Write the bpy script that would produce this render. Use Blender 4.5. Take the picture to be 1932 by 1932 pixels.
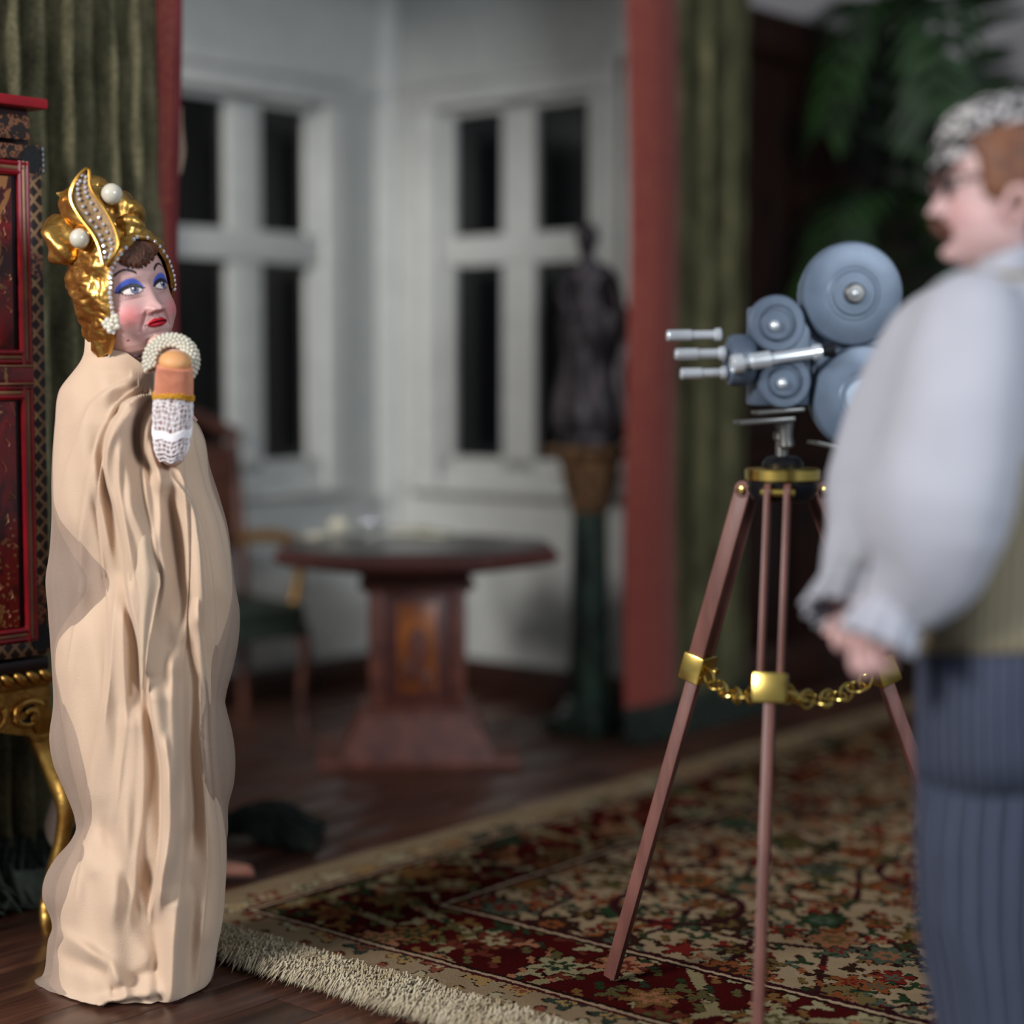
import bpy, bmesh, math, random
import numpy as np
from mathutils import Vector, Matrix, noise as mnoise

for o in list(bpy.data.objects):
    bpy.data.objects.remove(o)
S = bpy.context.scene
COL = S.collection
random.seed(7)
RNG = np.random.default_rng(11)
PI = math.pi

# ------------------------------------------------------------------ camera
FPX, CAM_H, PITCH = 3500.0, 1.36, math.radians(4.35)
cd = bpy.data.cameras.new('camera')
cam = bpy.data.objects.new('camera', cd)
COL.objects.link(cam)
cam.location = (0, 0, CAM_H)
cam.rotation_euler = (PI / 2 - PITCH, 0, 0)
cd.sensor_width = 36
cd.lens = 36 * FPX / 1932
cd.clip_start = 0.05
cd.dof.use_dof = True
cd.dof.focus_distance = 4.08
cd.dof.aperture_fstop = 0.70
S.camera = cam

# ------------------------------------------------------------------ light
wd = bpy.data.worlds.new('world')
S.world = wd
wd.use_nodes = True
bgn = wd.node_tree.nodes['Background']
bgn.inputs[0].default_value = (0.80, 0.88, 1.0, 1)
bgn.inputs[1].default_value = 0.22


def area_light(name, loc, target, size, power, color, size_y=None):
    ld = bpy.data.lights.new(name, 'AREA')
    ld.shape = 'RECTANGLE'
    ld.size = size
    ld.size_y = size_y or size
    ld.energy = power
    ld.color = color
    ob = bpy.data.objects.new(name, ld)
    COL.objects.link(ob)
    ob.location = loc
    ob.rotation_euler = (Vector(target) - Vector(loc)).to_track_quat('-Z', 'Y').to_euler()
    return ob


area_light('key_light', (-6.0, -1.6, 4.4), (-0.3, 6.0, 1.0), 2.2, 880, (1.0, 0.97, 0.945), 2.0)
area_light('side_light', (3.6, -1.2, 3.3), (-0.1, 6.6, 1.2), 1.6, 230, (0.86, 0.93, 1.0), 1.2)

vs = S.view_settings
vs.view_transform = 'Standard'
vs.look = 'None'
vs.exposure = 0.1
vs.gamma = 1.0
vs.use_curve_mapping = False

# ------------------------------------------------------------------ picture -> place helpers
_c, _s = math.cos(PITCH), math.sin(PITCH)


def _ray(x, y):
    a = (x - 966) / FPX
    b = (966 - y) / FPX
    return a, _c + b * _s, b * _c - _s


def G(x, y, z=0.0):
    a, Y, Z = _ray(x, y)
    t = (z - CAM_H) / Z
    return Vector((a * t, Y * t, z))


def P(x, y, d):
    a, Y, Z = _ray(x, y)
    t = d / Y
    return Vector((a * t, d, CAM_H + Z * t))


ANG = math.radians(50)
UX, UY = math.cos(ANG), math.sin(ANG)


def W(a, b, z=0.0):      # room axes: a along the panelled wall, b into the bay
    return Vector((a * UX - b * UY, a * UY + b * UX, z))


def RM(a, b, z=0.0, rot=0.0):
    return Matrix.Translation(W(a, b, z)) @ Matrix.Rotation(ANG + rot, 4, 'Z')


def r_of(x, y=600):
    a, Y, Z = _ray(x, y)
    return a / Y


def a_on_b(x, b, y=600):     # where the picture column x meets the room plane b = const
    r = r_of(x, y)
    Y = b / (UX - r * UY)
    return r * Y * UX + Y * UY


def b_on_a(x, a, y=600):
    r = r_of(x, y)
    Y = a / (r * UX + UY)
    return -r * Y * UY + Y * UX


# ------------------------------------------------------------------ mesh helpers
class MB:
    def __init__(self):
        self.v = []
        self.f = []

    def add(self, verts, faces, M=None):
        n = len(self.v)
        if M is not None:
            verts = [M @ Vector(p) for p in verts]
        self.v += [tuple(p) for p in verts]
        self.f += [tuple(i + n for i in q) for q in faces]
        return self

    def box(self, c, s, M=None, bevel=0.0):
        x, y, z = s[0] / 2, s[1] / 2, s[2] / 2
        if bevel <= 0:
            vs_ = [(c[0] + i * x, c[1] + j * y, c[2] + k * z) for k in (-1, 1) for j in (-1, 1) for i in (-1, 1)]
            fs = [(0, 2, 3, 1), (4, 5, 7, 6), (0, 1, 5, 4), (2, 6, 7, 3), (0, 4, 6, 2), (1, 3, 7, 5)]
            return self.add(vs_, fs, M)
        b = min(bevel, x * .9, y * .9, z * .9)
        bm = bmesh.new()
        bmesh.ops.create_cube(bm, size=1)
        for v in bm.verts:
            v.co = Vector((c[0] + v.co.x * 2 * x, c[1] + v.co.y * 2 * y, c[2] + v.co.z * 2 * z))
        bmesh.ops.bevel(bm, geom=bm.edges[:], offset=b, segments=2, affect='EDGES', profile=0.5)
        bm.verts.index_update()
        vs_ = [tuple(v.co) for v in bm.verts]
        fs = [tuple(v.index for v in q.verts) for q in bm.faces]
        bm.free()
        return self.add(vs_, fs, M)

    def lathe(self, prof, n=32, M=None, caps=True):      # prof: (r, z) from bottom to top
        vs_ = []
        for r, z in prof:
            for i in range(n):
                t = 2 * PI * i / n
                vs_.append((r * math.cos(t), r * math.sin(t), z))
        fs = []
        for k in range(len(prof) - 1):
            for i in range(n):
                j = (i + 1) % n
                fs.append((k * n + i, k * n + j, (k + 1) * n + j, (k + 1) * n + i))
        if caps:
            fs.append(tuple(reversed(range(n))))
            m = (len(prof) - 1) * n
            fs.append(tuple(range(m, m + n)))
        return self.add(vs_, fs, M)

    def tube(self, pts, rad, n=10, M=None, closed=False, flat=1.0, caps=True):
        pts = [Vector(p) for p in pts]
        m = len(pts)
        if not hasattr(rad, '__len__'):
            rad = [rad] * m
        tang = []
        for i in range(m):
            if closed:
                t = pts[(i + 1) % m] - pts[i - 1]
            else:
                t = pts[min(i + 1, m - 1)] - pts[max(i - 1, 0)]
            tang.append(t.normalized())
        up = Vector((0, 0, 1)) if abs(tang[0].z) < .9 else Vector((1, 0, 0))
        nx = tang[0].cross(up).normalized()
        vs_ = []
        for i in range(m):
            nx = (nx - tang[i] * nx.dot(tang[i]))
            if nx.length < 1e-6:
                nx = tang[i].orthogonal()
            nx.normalize()
            ny = tang[i].cross(nx)
            for k in range(n):
                t = 2 * PI * k / n
                vs_.append(pts[i] + (nx * math.cos(t) + ny * (math.sin(t) * flat)) * rad[i])
        fs = []
        R = m if closed else m - 1
        for i in range(R):
            i2 = (i + 1) % m
            for k in range(n):
                k2 = (k + 1) % n
                fs.append((i * n + k, i * n + k2, i2 * n + k2, i2 * n + k))
        if not closed and caps:
            fs.append(tuple(reversed(range(n))))
            fs.append(tuple(range((m - 1) * n, m * n)))
        return self.add(vs_, fs, M)

    def sphere(self, c, r, nu=20, nv=12, M=None, s=(1, 1, 1)):
        vs_ = [(c[0], c[1], c[2] - r * s[2])]
        for j in range(1, nv):
            ph = -PI / 2 + PI * j / nv
            for i in range(nu):
                t = 2 * PI * i / nu
                vs_.append((c[0] + r * s[0] * math.cos(ph) * math.cos(t), c[1] + r * s[1] * math.cos(ph) * math.sin(t), c[2] + r * s[2] * math.sin(ph)))
        vs_.append((c[0], c[1], c[2] + r * s[2]))
        fs = []
        for i in range(nu):
            fs.append((0, 1 + (i + 1) % nu, 1 + i))
        for j in range(nv - 2):
            for i in range(nu):
                i2 = (i + 1) % nu
                fs.append((1 + j * nu + i, 1 + j * nu + i2, 1 + (j + 1) * nu + i2, 1 + (j + 1) * nu + i))
        L = len(vs_) - 1
        for i in range(nu):
            fs.append((L, 1 + (nv - 2) * nu + i, 1 + (nv - 2) * nu + (i + 1) % nu))
        return self.add(vs_, fs, M)

    def prism(self, poly, z0, z1, M=None):               # poly in local x, y
        n = len(poly)
        vs_ = [(p[0], p[1], z0) for p in poly] + [(p[0], p[1], z1) for p in poly]
        fs = [tuple(reversed(range(n))), tuple(range(n, 2 * n))]
        for i in range(n):
            j = (i + 1) % n
            fs.append((i, j, n + j, n + i))
        return self.add(vs_, fs, M)

    def loft(self, rings, M=None, caps=True, wrap=True):
        n = len(rings[0])
        vs_ = [p for r in rings for p in r]
        fs = []
        for k in range(len(rings) - 1):
            for i in range(n if wrap else n - 1):
                j = (i + 1) % n
                fs.append((k * n + i, k * n + j, (k + 1) * n + j, (k + 1) * n + i))
        if caps and wrap:
            fs.append(tuple(reversed(range(n))))
            m = (len(rings) - 1) * n
            fs.append(tuple(range(m, m + n)))
        return self.add(vs_, fs, M)

    def build(self, name, mat, parent=None, smooth=True, angle=40, col=None, ang=None):
        me = bpy.data.meshes.new(name)
        me.from_pydata(self.v, [], self.f)
        if col is not None:
            at = me.color_attributes.new('paint', 'FLOAT_COLOR', 'POINT')
            arr = np.ones((len(self.v), 4), dtype=np.float32)
            arr[:, :3] = col
            at.data.foreach_set('color', arr.ravel())
        if mat:
            me.materials.append(mat)
        if ang is not None:
            a2 = me.attributes.new('ang', 'FLOAT', 'POINT')
            a2.data.foreach_set('value', np.array(ang, dtype=np.float32))
        if smooth:
            me.shade_smooth()
            me.set_sharp_from_angle(angle=math.radians(angle))
        me.update()
        return link(name, me, parent)


def root_inv(parent):
    M = Matrix.Identity(4)
    p = parent
    while p is not None:
        if p.type == 'EMPTY':
            M = Matrix.Translation(p.location) @ p.rotation_euler.to_matrix().to_4x4()
        p = p.parent
    return M.inverted()


def link(name, me, parent=None, M=None):
    ob = bpy.data.objects.new(name, me)
    COL.objects.link(ob)
    if parent is not None:
        ob.parent = parent
        # geometry is written in world space; keep it there
        if parent.type == 'EMPTY':
            ob.matrix_parent_inverse = root_inv(parent)
    if M is not None:
        ob.matrix_basis = M
    return ob


def inst(name, me, M, parent):
    """another object on shared mesh data, at world matrix M"""
    ob = bpy.data.objects.new(name, me)
    COL.objects.link(ob)
    ob.parent = parent
    if parent is not None:
        if parent.type == 'EMPTY':
            ob.matrix_parent_inverse = root_inv(parent)
        else:
            # meshes in world space have identity world matrices
            ob.matrix_parent_inverse = Matrix.Identity(4)
    ob.matrix_basis = M
    return ob


def thing(name, loc, label, cat, group=None):
    e = bpy.data.objects.new(name, None)
    e.empty_display_size = 0.05
    COL.objects.link(e)
    e.location = loc
    tag(e, label, cat, group)
    return e


def tag(o, label=None, cat=None, group=None, kind=None):
    if label:
        o['label'] = label
    if cat:
        o['category'] = cat
    if group:
        o['group'] = group
    if kind:
        o['kind'] = kind
    return o


def interp(pts, t):
    xs = [p[0] for p in pts]
    ys = [p[1] for p in pts]
    return float(np.interp(t, xs, ys))


def cr(pts, n):
    """Catmull-Rom through pts, n samples per span"""
    pts = [Vector(p) for p in pts]
    out = []
    for i in range(len(pts) - 1):
        p0 = pts[max(i - 1, 0)]
        p1, p2 = pts[i], pts[i + 1]
        p3 = pts[min(i + 2, len(pts) - 1)]
        for k in range(n):
            t = k / n
            out.append(0.5 * ((2 * p1) + (p2 - p0) * t + (2 * p0 - 5 * p1 + 4 * p2 - p3) * t * t + (3 * p1 - p0 - 3 * p2 + p3) * t ** 3))
    out.append(pts[-1])
    return out


def smooth_interp(tab, q):
    """monotone-ish smooth interpolation (pchip-like cosine) of a table at array q"""
    t = np.array(tab, float)
    x, y = t[:, 0], t[:, 1]
    m = np.gradient(y, x)
    i = np.clip(np.searchsorted(x, q) - 1, 0, len(x) - 2)
    h = x[i + 1] - x[i]
    s = np.clip((q - x[i]) / h, 0, 1)
    h00 = 2 * s ** 3 - 3 * s ** 2 + 1
    h10 = s ** 3 - 2 * s ** 2 + s
    h01 = -2 * s ** 3 + 3 * s ** 2
    h11 = s ** 3 - s ** 2
    return h00 * y[i] + h10 * h * m[i] + h01 * y[i + 1] + h11 * h * m[i + 1]


# ------------------------------------------------------------------ materials
def srgb(r, g, b):
    def f(u):
        u /= 255
        return u / 12.92 if u <= .04045 else ((u + .055) / 1.055) ** 2.4
    return (f(r), f(g), f(b), 1)


class NT:
    def __init__(self, name):
        self.m = bpy.data.materials.new(name)
        self.m.use_nodes = True
        self.t = self.m.node_tree
        self.bsdf = self.t.nodes['Principled BSDF']
        self.out = self.t.nodes['Material Output']

    def n(self, kind, **kw):
        nd = self.t.nodes.new(kind)
        for k, v in kw.items():
            if k.startswith('i_'):
                nd.inputs[int(k[2:])].default_value = v
            else:
                setattr(nd, k, v)
        return nd

    def l(self, a, b):
        self.t.links.new(a, b)

    def math(self, op, a, b=None, c=None, clamp=False):
        nd = self.n('ShaderNodeMath', operation=op, use_clamp=clamp)
        for i, q in enumerate((a, b, c)):
            if q is None:
                continue
            if isinstance(q, (int, float)):
                nd.inputs[i].default_value = q
            else:
                self.l(q, nd.inputs[i])
        return nd.outputs[0]

    def mix(self, fac, a, b):
        nd = self.n('ShaderNodeMix', data_type='RGBA')
        for q, s in ((fac, nd.inputs[0]), (a, nd.inputs[6]), (b, nd.inputs[7])):
            if isinstance(q, (int, float)):
                s.default_value = q
            elif isinstance(q, tuple):
                s.default_value = q
            else:
                self.l(q, s)
        return nd.outputs[2]

    def coord(self, kind='Object', scale=(1, 1, 1), rot=(0, 0, 0), loc=(0, 0, 0)):
        tc = self.n('ShaderNodeTexCoord')
        mp = self.n('ShaderNodeMapping')
        mp.inputs['Scale'].default_value = scale
        mp.inputs['Rotation'].default_value = rot
        mp.inputs['Location'].default_value = loc
        self.l(tc.outputs[kind], mp.inputs[0])
        return mp.outputs[0]

    def noise(self, vec, scale, detail=4, rough=.55, dist=0):
        nd = self.n('ShaderNodeTexNoise')
        nd.inputs['Scale'].default_value = scale
        nd.inputs['Detail'].default_value = detail
        nd.inputs['Roughness'].default_value = rough
        nd.inputs['Distortion'].default_value = dist
        if vec is not None:
            self.l(vec, nd.inputs['Vector'])
        return nd

    def ramp(self, fac, stops, interp='LINEAR'):
        nd = self.n('ShaderNodeValToRGB')
        cr_ = nd.color_ramp
        cr_.interpolation = interp
        while len(cr_.elements) < len(stops):
            cr_.elements.new(.5)
        for e, (p, c) in zip(cr_.elements, stops):
            e.position = p
            e.color = c
        self.l(fac, nd.inputs[0])
        return nd.outputs[0]

    def bump(self, h, strength=.3, dist=.01):
        nd = self.n('ShaderNodeBump')
        nd.inputs['Strength'].default_value = strength
        nd.inputs['Distance'].default_value = dist
        self.l(h, nd.inputs['Height'])
        self.l(nd.outputs[0], self.bsdf.inputs['Normal'])
        return nd

    def set(self, **kw):
        for k, v in kw.items():
            self.bsdf.inputs[k.replace('_', ' ')].default_value = v
        return self


def simple(name, c1, c2=None, rough=.6, metal=0, nscale=12, bump=0.0, bscale=60, spec=.5, sheen=0, stretch=(1, 1, 1), rvar=0.0):
    t = NT(name)
    v = t.coord('Object', stretch)
    if c2 is not None:
        nz = t.noise(v, nscale)
        f = t.ramp(nz.outputs[0], [(.35, (0, 0, 0, 1)), (.65, (1, 1, 1, 1))])
        t.l(t.mix(f, c1, c2), t.bsdf.inputs['Base Color'])
        if rvar:
            t.l(t.math('MULTIPLY_ADD', nz.outputs[0], rvar, rough - rvar * .5), t.bsdf.inputs['Roughness'])
    else:
        t.set(Base_Color=c1)
    t.set(Metallic=metal)
    if not rvar:
        t.set(Roughness=rough)
    t.bsdf.inputs['Specular IOR Level'].default_value = spec
    if sheen:
        t.bsdf.inputs['Sheen Weight'].default_value = sheen
        t.bsdf.inputs['Sheen Roughness'].default_value = .4
    if bump:
        t.bump(t.noise(v, bscale, 5).outputs[0], bump, .004)
    return t.m


M_ = {}
M_['plaster'] = simple('white_plaster', srgb(190, 191, 187), srgb(182, 184, 181), .75, bump=.08, bscale=40)
M_['woodwork'] = simple('white_paint', srgb(194, 195, 191), srgb(186, 187, 184), .5)
M_['dark_glass'] = simple('night_glass', srgb(10, 11, 13), None, .12, spec=.5)
M_['upper'] = simple('upper_plaster', srgb(178, 168, 165), srgb(166, 160, 160), .8)
M_['base_wood'] = simple('dark_skirting', srgb(58, 30, 18), srgb(38, 20, 14), .4, nscale=6, stretch=(1, 1, 6))
M_['dark_panel'] = simple('walnut_panel', srgb(48, 24, 15), srgb(24, 13, 10), .6, spec=.15, nscale=5, stretch=(4, 4, .7))
M_['gold'] = simple('gilding', srgb(216, 172, 92), srgb(170, 122, 58), .34, .92, nscale=22, bump=.55, bscale=48, rvar=.3)
M_['brass'] = simple('brass', srgb(226, 200, 112), srgb(206, 176, 92), .26, 1.0, nscale=20)
M_['chrome'] = simple('chrome', srgb(226, 232, 238), srgb(208, 214, 222), .22, .55)
M_['steel_blue'] = simple('grey_blue_enamel', srgb(90, 103, 120), srgb(80, 93, 110), .42, 0.25, nscale=18)
M_['blackmetal'] = simple('black_metal', srgb(24, 25, 30), None, .35, .4)
M_['pewter'] = simple('pewter', srgb(120, 120, 118), srgb(100, 100, 98), .4, .8)
M_['leg_wood'] = simple('tripod_wood', srgb(118, 76, 68), srgb(98, 60, 53), .5, nscale=10, bump=.1, stretch=(3, 3, .6))
M_['table_wood'] = simple('red_wood', srgb(114, 62, 48), srgb(82, 42, 34), .5, nscale=16, bump=.15, bscale=90)
M_['table_dark'] = simple('carved_red_wood', srgb(98, 50, 44), srgb(64, 32, 30), .45, nscale=60, bump=.3, bscale=80)
M_['lit_relief'] = simple('orange_lit_relief', srgb(166, 92, 36), srgb(112, 58, 28), .35, nscale=14, stretch=(1, 1, .5))  # warm light on the column's relief panel, put into the colour
M_['tabletop'] = simple('dark_tabletop', srgb(64, 56, 54), srgb(50, 42, 42), .28)
M_['bronze'] = simple('dark_bronze', srgb(52, 44, 48), srgb(34, 28, 32), .45, .5, nscale=12)
M_['marble'] = simple('green_marble', srgb(40, 58, 48), srgb(18, 26, 22), .25, nscale=9, stretch=(2, 2, .7))
M_['cap_gold'] = simple('aged_gilt', srgb(150, 112, 78), srgb(70, 48, 34), .45, .5, nscale=22, bump=.3)
M_['skin'] = simple('skin', srgb(222, 176, 168), srgb(216, 168, 160), .5)
M_['hair_w'] = simple('brown_hair', srgb(96, 52, 26), srgb(54, 28, 14), .6, nscale=30, bump=.8, bscale=110)
M_['hair_m'] = simple('auburn_hair', srgb(108, 64, 36), srgb(76, 42, 24), .6, nscale=24, bump=.6, bscale=70)
M_['pearl'] = simple('pearl', srgb(208, 202, 186), srgb(192, 186, 168), .22, 0, spec=.7)
M_['crystal'] = simple('crystal', srgb(232, 232, 240), None, .08, .55, spec=1.0)
M_['green_seat'] = simple('green_upholstery', srgb(44, 56, 46), srgb(34, 46, 38), .85)
M_['chair_wood'] = simple('brown_chair_wood', srgb(88, 48, 34), srgb(58, 30, 24), .45)
M_['cream'] = simple('cream_paper', srgb(236, 232, 214), srgb(222, 214, 188), .6)
M_['silver'] = simple('silver', srgb(222, 222, 212), srgb(200, 202, 194), .25, .35)
M_['leaf'] = simple('palm_leaf', srgb(30, 60, 22), srgb(8, 20, 8), .5, nscale=5)
M_['pot'] = simple('dark_pot', srgb(46, 34, 30), srgb(30, 22, 20), .5)
M_['black_hinge'] = simple('black_hinge', srgb(20, 18, 20), None, .5, bump=.4, bscale=160)

# ------------------------------------------------------------------ patterned materials
def plank_mat():
    t = NT('polished_mahogany_plank')
    oi = t.n('ShaderNodeObjectInfo')
    v = t.coord('Object', (1.2, 14, 8))
    ad = t.n('ShaderNodeVectorMath', operation='ADD')
    cmb = t.n('ShaderNodeCombineXYZ')
    t.l(t.math('MULTIPLY', oi.outputs['Random'], 37.0), cmb.inputs[0])
    t.l(t.math('MULTIPLY', oi.outputs['Random'], 91.0), cmb.inputs[1])
    t.l(v, ad.inputs[0])
    t.l(cmb.outputs[0], ad.inputs[1])
    nz = t.noise(ad.outputs[0], 2.2, 6, .6)
    c = t.ramp(nz.outputs[0], [(.3, srgb(50, 30, 24)), (.5, srgb(74, 46, 36)), (.72, srgb(100, 64, 47))])
    hsv = t.n('ShaderNodeHueSaturation')
    t.l(c, hsv.inputs['Color'])
    t.l(t.math('MULTIPLY_ADD', oi.outputs['Random'], .5, .72), hsv.inputs['Value'])
    t.l(hsv.outputs[0], t.bsdf.inputs['Base Color'])
    t.l(t.math('MULTIPLY_ADD', nz.outputs[0], .16, .24), t.bsdf.inputs['Roughness'])
    t.bump(nz.outputs[0], .05, .002)
    return t.m


def velvet(name, c1, c2, c3, nap=1.0):
    t = NT(name)
    v = t.coord('Object', (1, 1, .35))
    n1 = t.noise(v, 14, 4)
    n2 = t.noise(t.coord('Object', (1, 1, .5)), 190, 3, .7)
    f = t.math('MULTIPLY_ADD', n2.outputs[0], .5, t.math('MULTIPLY', n1.outputs[0], .5))
    c = t.ramp(f, [(.36, c1), (.5, c2), (.64, c3)])
    t.l(c, t.bsdf.inputs['Base Color'])
    t.set(Roughness=.9)
    t.bsdf.inputs['Specular IOR Level'].default_value = .1
    t.bsdf.inputs['Sheen Weight'].default_value = .35 * nap
    t.bsdf.inputs['Sheen Roughness'].default_value = .35
    t.bsdf.inputs['Sheen Tint'].default_value = c3
    t.bump(n2.outputs[0], .5, .006)
    return t.m


def brocade():
    t = NT('red_brocade')
    v = t.coord('Object', (1, 1, 1))
    n0 = t.noise(v, 3, 2)
    w = t.n('ShaderNodeTexVoronoi', feature='SMOOTH_F1')
    w.inputs['Scale'].default_value = 17
    t.l(v, w.inputs['Vector'])
    wv = t.math('SINE', t.math('MULTIPLY', w.outputs['Distance'], 34.0))
    pat = t.math('GREATER_THAN', wv, .25)
    c = t.mix(t.math('MULTIPLY', pat, .6), srgb(118, 32, 32), srgb(142, 72, 50))
    c2 = t.mix(t.math('MULTIPLY', n0.outputs[0], .5), c, srgb(150, 66, 44))
    t.l(c2, t.bsdf.inputs['Base Color'])
    t.set(Roughness=.7)
    t.bsdf.inputs['Sheen Weight'].default_value = .2
    t.bump(wv, .25, .003)
    return t.m


M_['plank'] = plank_mat()
M_['velvet'] = velvet('moss_green_velvet', srgb(48, 47, 36), srgb(92, 88, 66), srgb(134, 127, 97))
M_['velvet_back'] = velvet('deep_green_velvet', srgb(46, 46, 34), srgb(82, 80, 58), srgb(116, 112, 82))
M_['brocade'] = brocade()
M_['fringe_green'] = simple('dark_green_fringe', srgb(22, 30, 26), srgb(40, 50, 42), .9, nscale=40)
M_['lining'] = simple('tan_lining', srgb(150, 128, 108), None, .8)


def proj(p):
    v = Vector(p) - Vector((0, 0, CAM_H))
    dep = v.y * _c - v.z * _s
    up = v.y * _s + v.z * _c
    return 966 + FPX * v.x / dep, 966 - FPX * up / dep


# ------------------------------------------------------------------ floor
fl = MB().box((0, 0, -.05), (9.6, 8.0, .07), RM(5.0, 2.4)).build('floor', simple('sub_floor', srgb(24, 14, 10), None, .6), None, False)
tag(fl, 'dark glossy wooden plank floor', None, None, 'structure')
PW, PL = .15, 1.25
pm = MB().box((0, 0, -.0075), (PL - .003, PW - .0025, .015), None, .0012).build('plank', M_['plank'], fl).data
first = bpy.data.objects['plank']
used = False
row = 0
b = 1.2
cnt = 0
while b < 5.66:
    a = .6 + (row * .47 % 1.0) * PL
    while a < 9.5:
        ok = False
        for da in (-PL / 2, 0, PL / 2):
            p = W(a + da, b)
            if p.y < 1.5:
                continue
            x, y = proj(p)
            if -120 < x < 2050 and 1180 < y < 2080:
                ok = True
        if 2.9 + PL / 2 < a and b < 3.45:
            ok = False
        if b > 4.12 and a > 6.6:
            ok = False
        if ok and cnt < 300:
            cnt += 1
            Mx = RM(a, b)
            if not used:
                first.matrix_basis = Mx
                used = True
            else:
                inst('plank', pm, Mx, fl)
        a += PL
    b += PW
    row += 1

# ------------------------------------------------------------------ bay walls and windows
AC, BC = 5.907, 5.649          # the bay's inner corner
ZB, ZT = .995, 2.43            # glass bottom / top
TR0, TR1 = 1.80, 1.925         # transom
CZ0, CZ1 = .87, 2.555          # casing


def wall_with_hole(name, M, x0, x1, h0, h1, z0, z1, ztop, mat, th=.12):
    m = MB()
    m.box(((x0 + h0) / 2, th / 2, ztop / 2), (h0 - x0, th, ztop), M)
    m.box(((h1 + x1) / 2, th / 2, ztop / 2), (x1 - h1, th, ztop), M)
    m.box(((h0 + h1) / 2, th / 2, z0 / 2), (h1 - h0, th, z0), M)
    m.box(((h0 + h1) / 2, th / 2, (z1 + ztop) / 2), (h1 - h0, th, ztop - z1), M)
    ob = m.build(name, mat, None, False)
    return tag(ob, None, None, None, 'structure')


def bay_window(name, M, h0, h1, panes, cas, label):
    """h0,h1: hole; panes: [(x0,x1),..] glass columns; cas: casing outer x range"""
    m = MB()
    d = .035
    m.box(((cas[0] + h0) / 2, -d / 2, (CZ0 + CZ1) / 2), (h0 - cas[0], d, CZ1 - CZ0), M, .006)
    m.box(((cas[1] + h1) / 2, -d / 2, (CZ0 + CZ1) / 2), (cas[1] - h1, d, CZ1 - CZ0), M, .006)
    m.box(((cas[0] + cas[1]) / 2, -d / 2 - .004, (ZT + .03 + CZ1) / 2), (cas[1] - cas[0], d + .008, CZ1 - ZT - .03), M, .006)
    m.box(((cas[0] + cas[1]) / 2, -.03, CZ1 + .012), (cas[1] - cas[0] + .03, .075, .03), M, .006)
    win = m.build(name, M_['woodwork'])
    tag(win, label, None, None, 'structure')
    MB().box(((cas[0] + cas[1]) / 2, -.035, CZ0 - .012), (cas[1] - cas[0] + .06, .09, .03), M, .006).build('window_sill', M_['woodwork'], win)
    # sash bars set back in the opening
    yb, db = .035, .05
    zz0, zz1 = ZB - .05, ZT + .04
    MB().box(((h0 + h1) / 2, yb, (TR0 + TR1) / 2), (h1 - h0, db + .02, TR1 - TR0), M, .005).build('transom', M_['woodwork'], win)
    edges = [h0] + [q for p in panes for q in p] + [h1]
    for i in range(0, len(edges), 2):
        if edges[i + 1] - edges[i] > .004:
            MB().box(((edges[i] + edges[i + 1]) / 2, yb, (zz0 + zz1) / 2), (edges[i + 1] - edges[i], db, zz1 - zz0), M, .005).build('mullion', M_['woodwork'], win)
    for (z0, z1) in ((zz0, ZB), (ZT, zz1)):
        MB().box(((h0 + h1) / 2, yb, (z0 + z1) / 2), (h1 - h0, db, z1 - z0), M, .004).build('rail', M_['woodwork'], win)
    for p in panes:
        for (z0, z1) in ((ZB, TR0), (TR1, ZT)):
            MB().box(((p[0] + p[1]) / 2, yb + .012, (z0 + z1) / 2), (p[1] - p[0] + .01, .006, z1 - z0 + .01), M).build('pane', M_['dark_glass'], win, False)
    return win


# left wall of the bay (plane b = BC), local x = a
ML = Matrix.Rotation(ANG, 4, 'Z') @ Matrix.Translation((0, BC, 0))
la = lambda x: a_on_b(x, BC)
hl0, hl1 = la(300), la(606)
wall_with_hole('wall_left', ML, 2.6, AC + .12, hl0, hl1, ZB - .05, ZT + .04, 3.05, M_['plaster'])
bay_window('window_1', ML, hl0, hl1, [(la(325), la(436)), (la(499), la(588))], (la(255), la(646)), 'white four-pane window with dark glass left of the bay corner')
# right wall of the bay (plane a = AC), local x = BC - b
MR = Matrix.Translation(W(AC, BC)) @ Matrix.Rotation(ANG - PI / 2, 4, 'Z')
lb = lambda x: BC - b_on_a(x, AC)
hr0, hr1 = lb(832), lb(1118)
wall_with_hole('wall_right', MR, 0, BC - 4.15, hr0, hr1, ZB - .05, ZT + .04, 3.05, M_['plaster'])
bay_window('window_2', MR, hr0, hr1, [(lb(850), lb(944)), (lb(1006), lb(1108))], (lb(788), lb(1172)), 'white four-pane window with dark glass behind the bronze statue')
# corner post
cp = MB().prism([(-.085, .0), (-.085, -.018), (-.03, -.05), (0, -.05)][::1] + [(.0, .0)], 0, 3.05, Matrix.Translation(W(AC, BC)) @ Matrix.Rotation(ANG, 4, 'Z')).build('trim_1', M_['woodwork'], None, False)
tag(cp, 'pale rounded post in the corner between the two bay windows', None, None, 'structure')
m = MB()
m.box(((2.6 + AC) / 2, -.012, .07), (AC - 2.6, .024, .14), ML, .004)
tag(m.build('baseboard_left', M_['base_wood']), None, None, None, 'structure')
m = MB().box(((BC - 4.15) / 2, -.012, .07), (BC - 4.15, .024, .14), MR, .004)
tag(m.build('baseboard_right', M_['base_wood']), None, None, None, 'structure')
# ceiling over the bay
tag(MB().box(((2.6 + 6.03) / 2, (4.05 + 5.77) / 2, 3.09), (3.43, 1.72, .08), Matrix.Rotation(ANG, 4, 'Z')).build('ceiling', M_['plaster'], None, False), None, None, None, 'structure')

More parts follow.
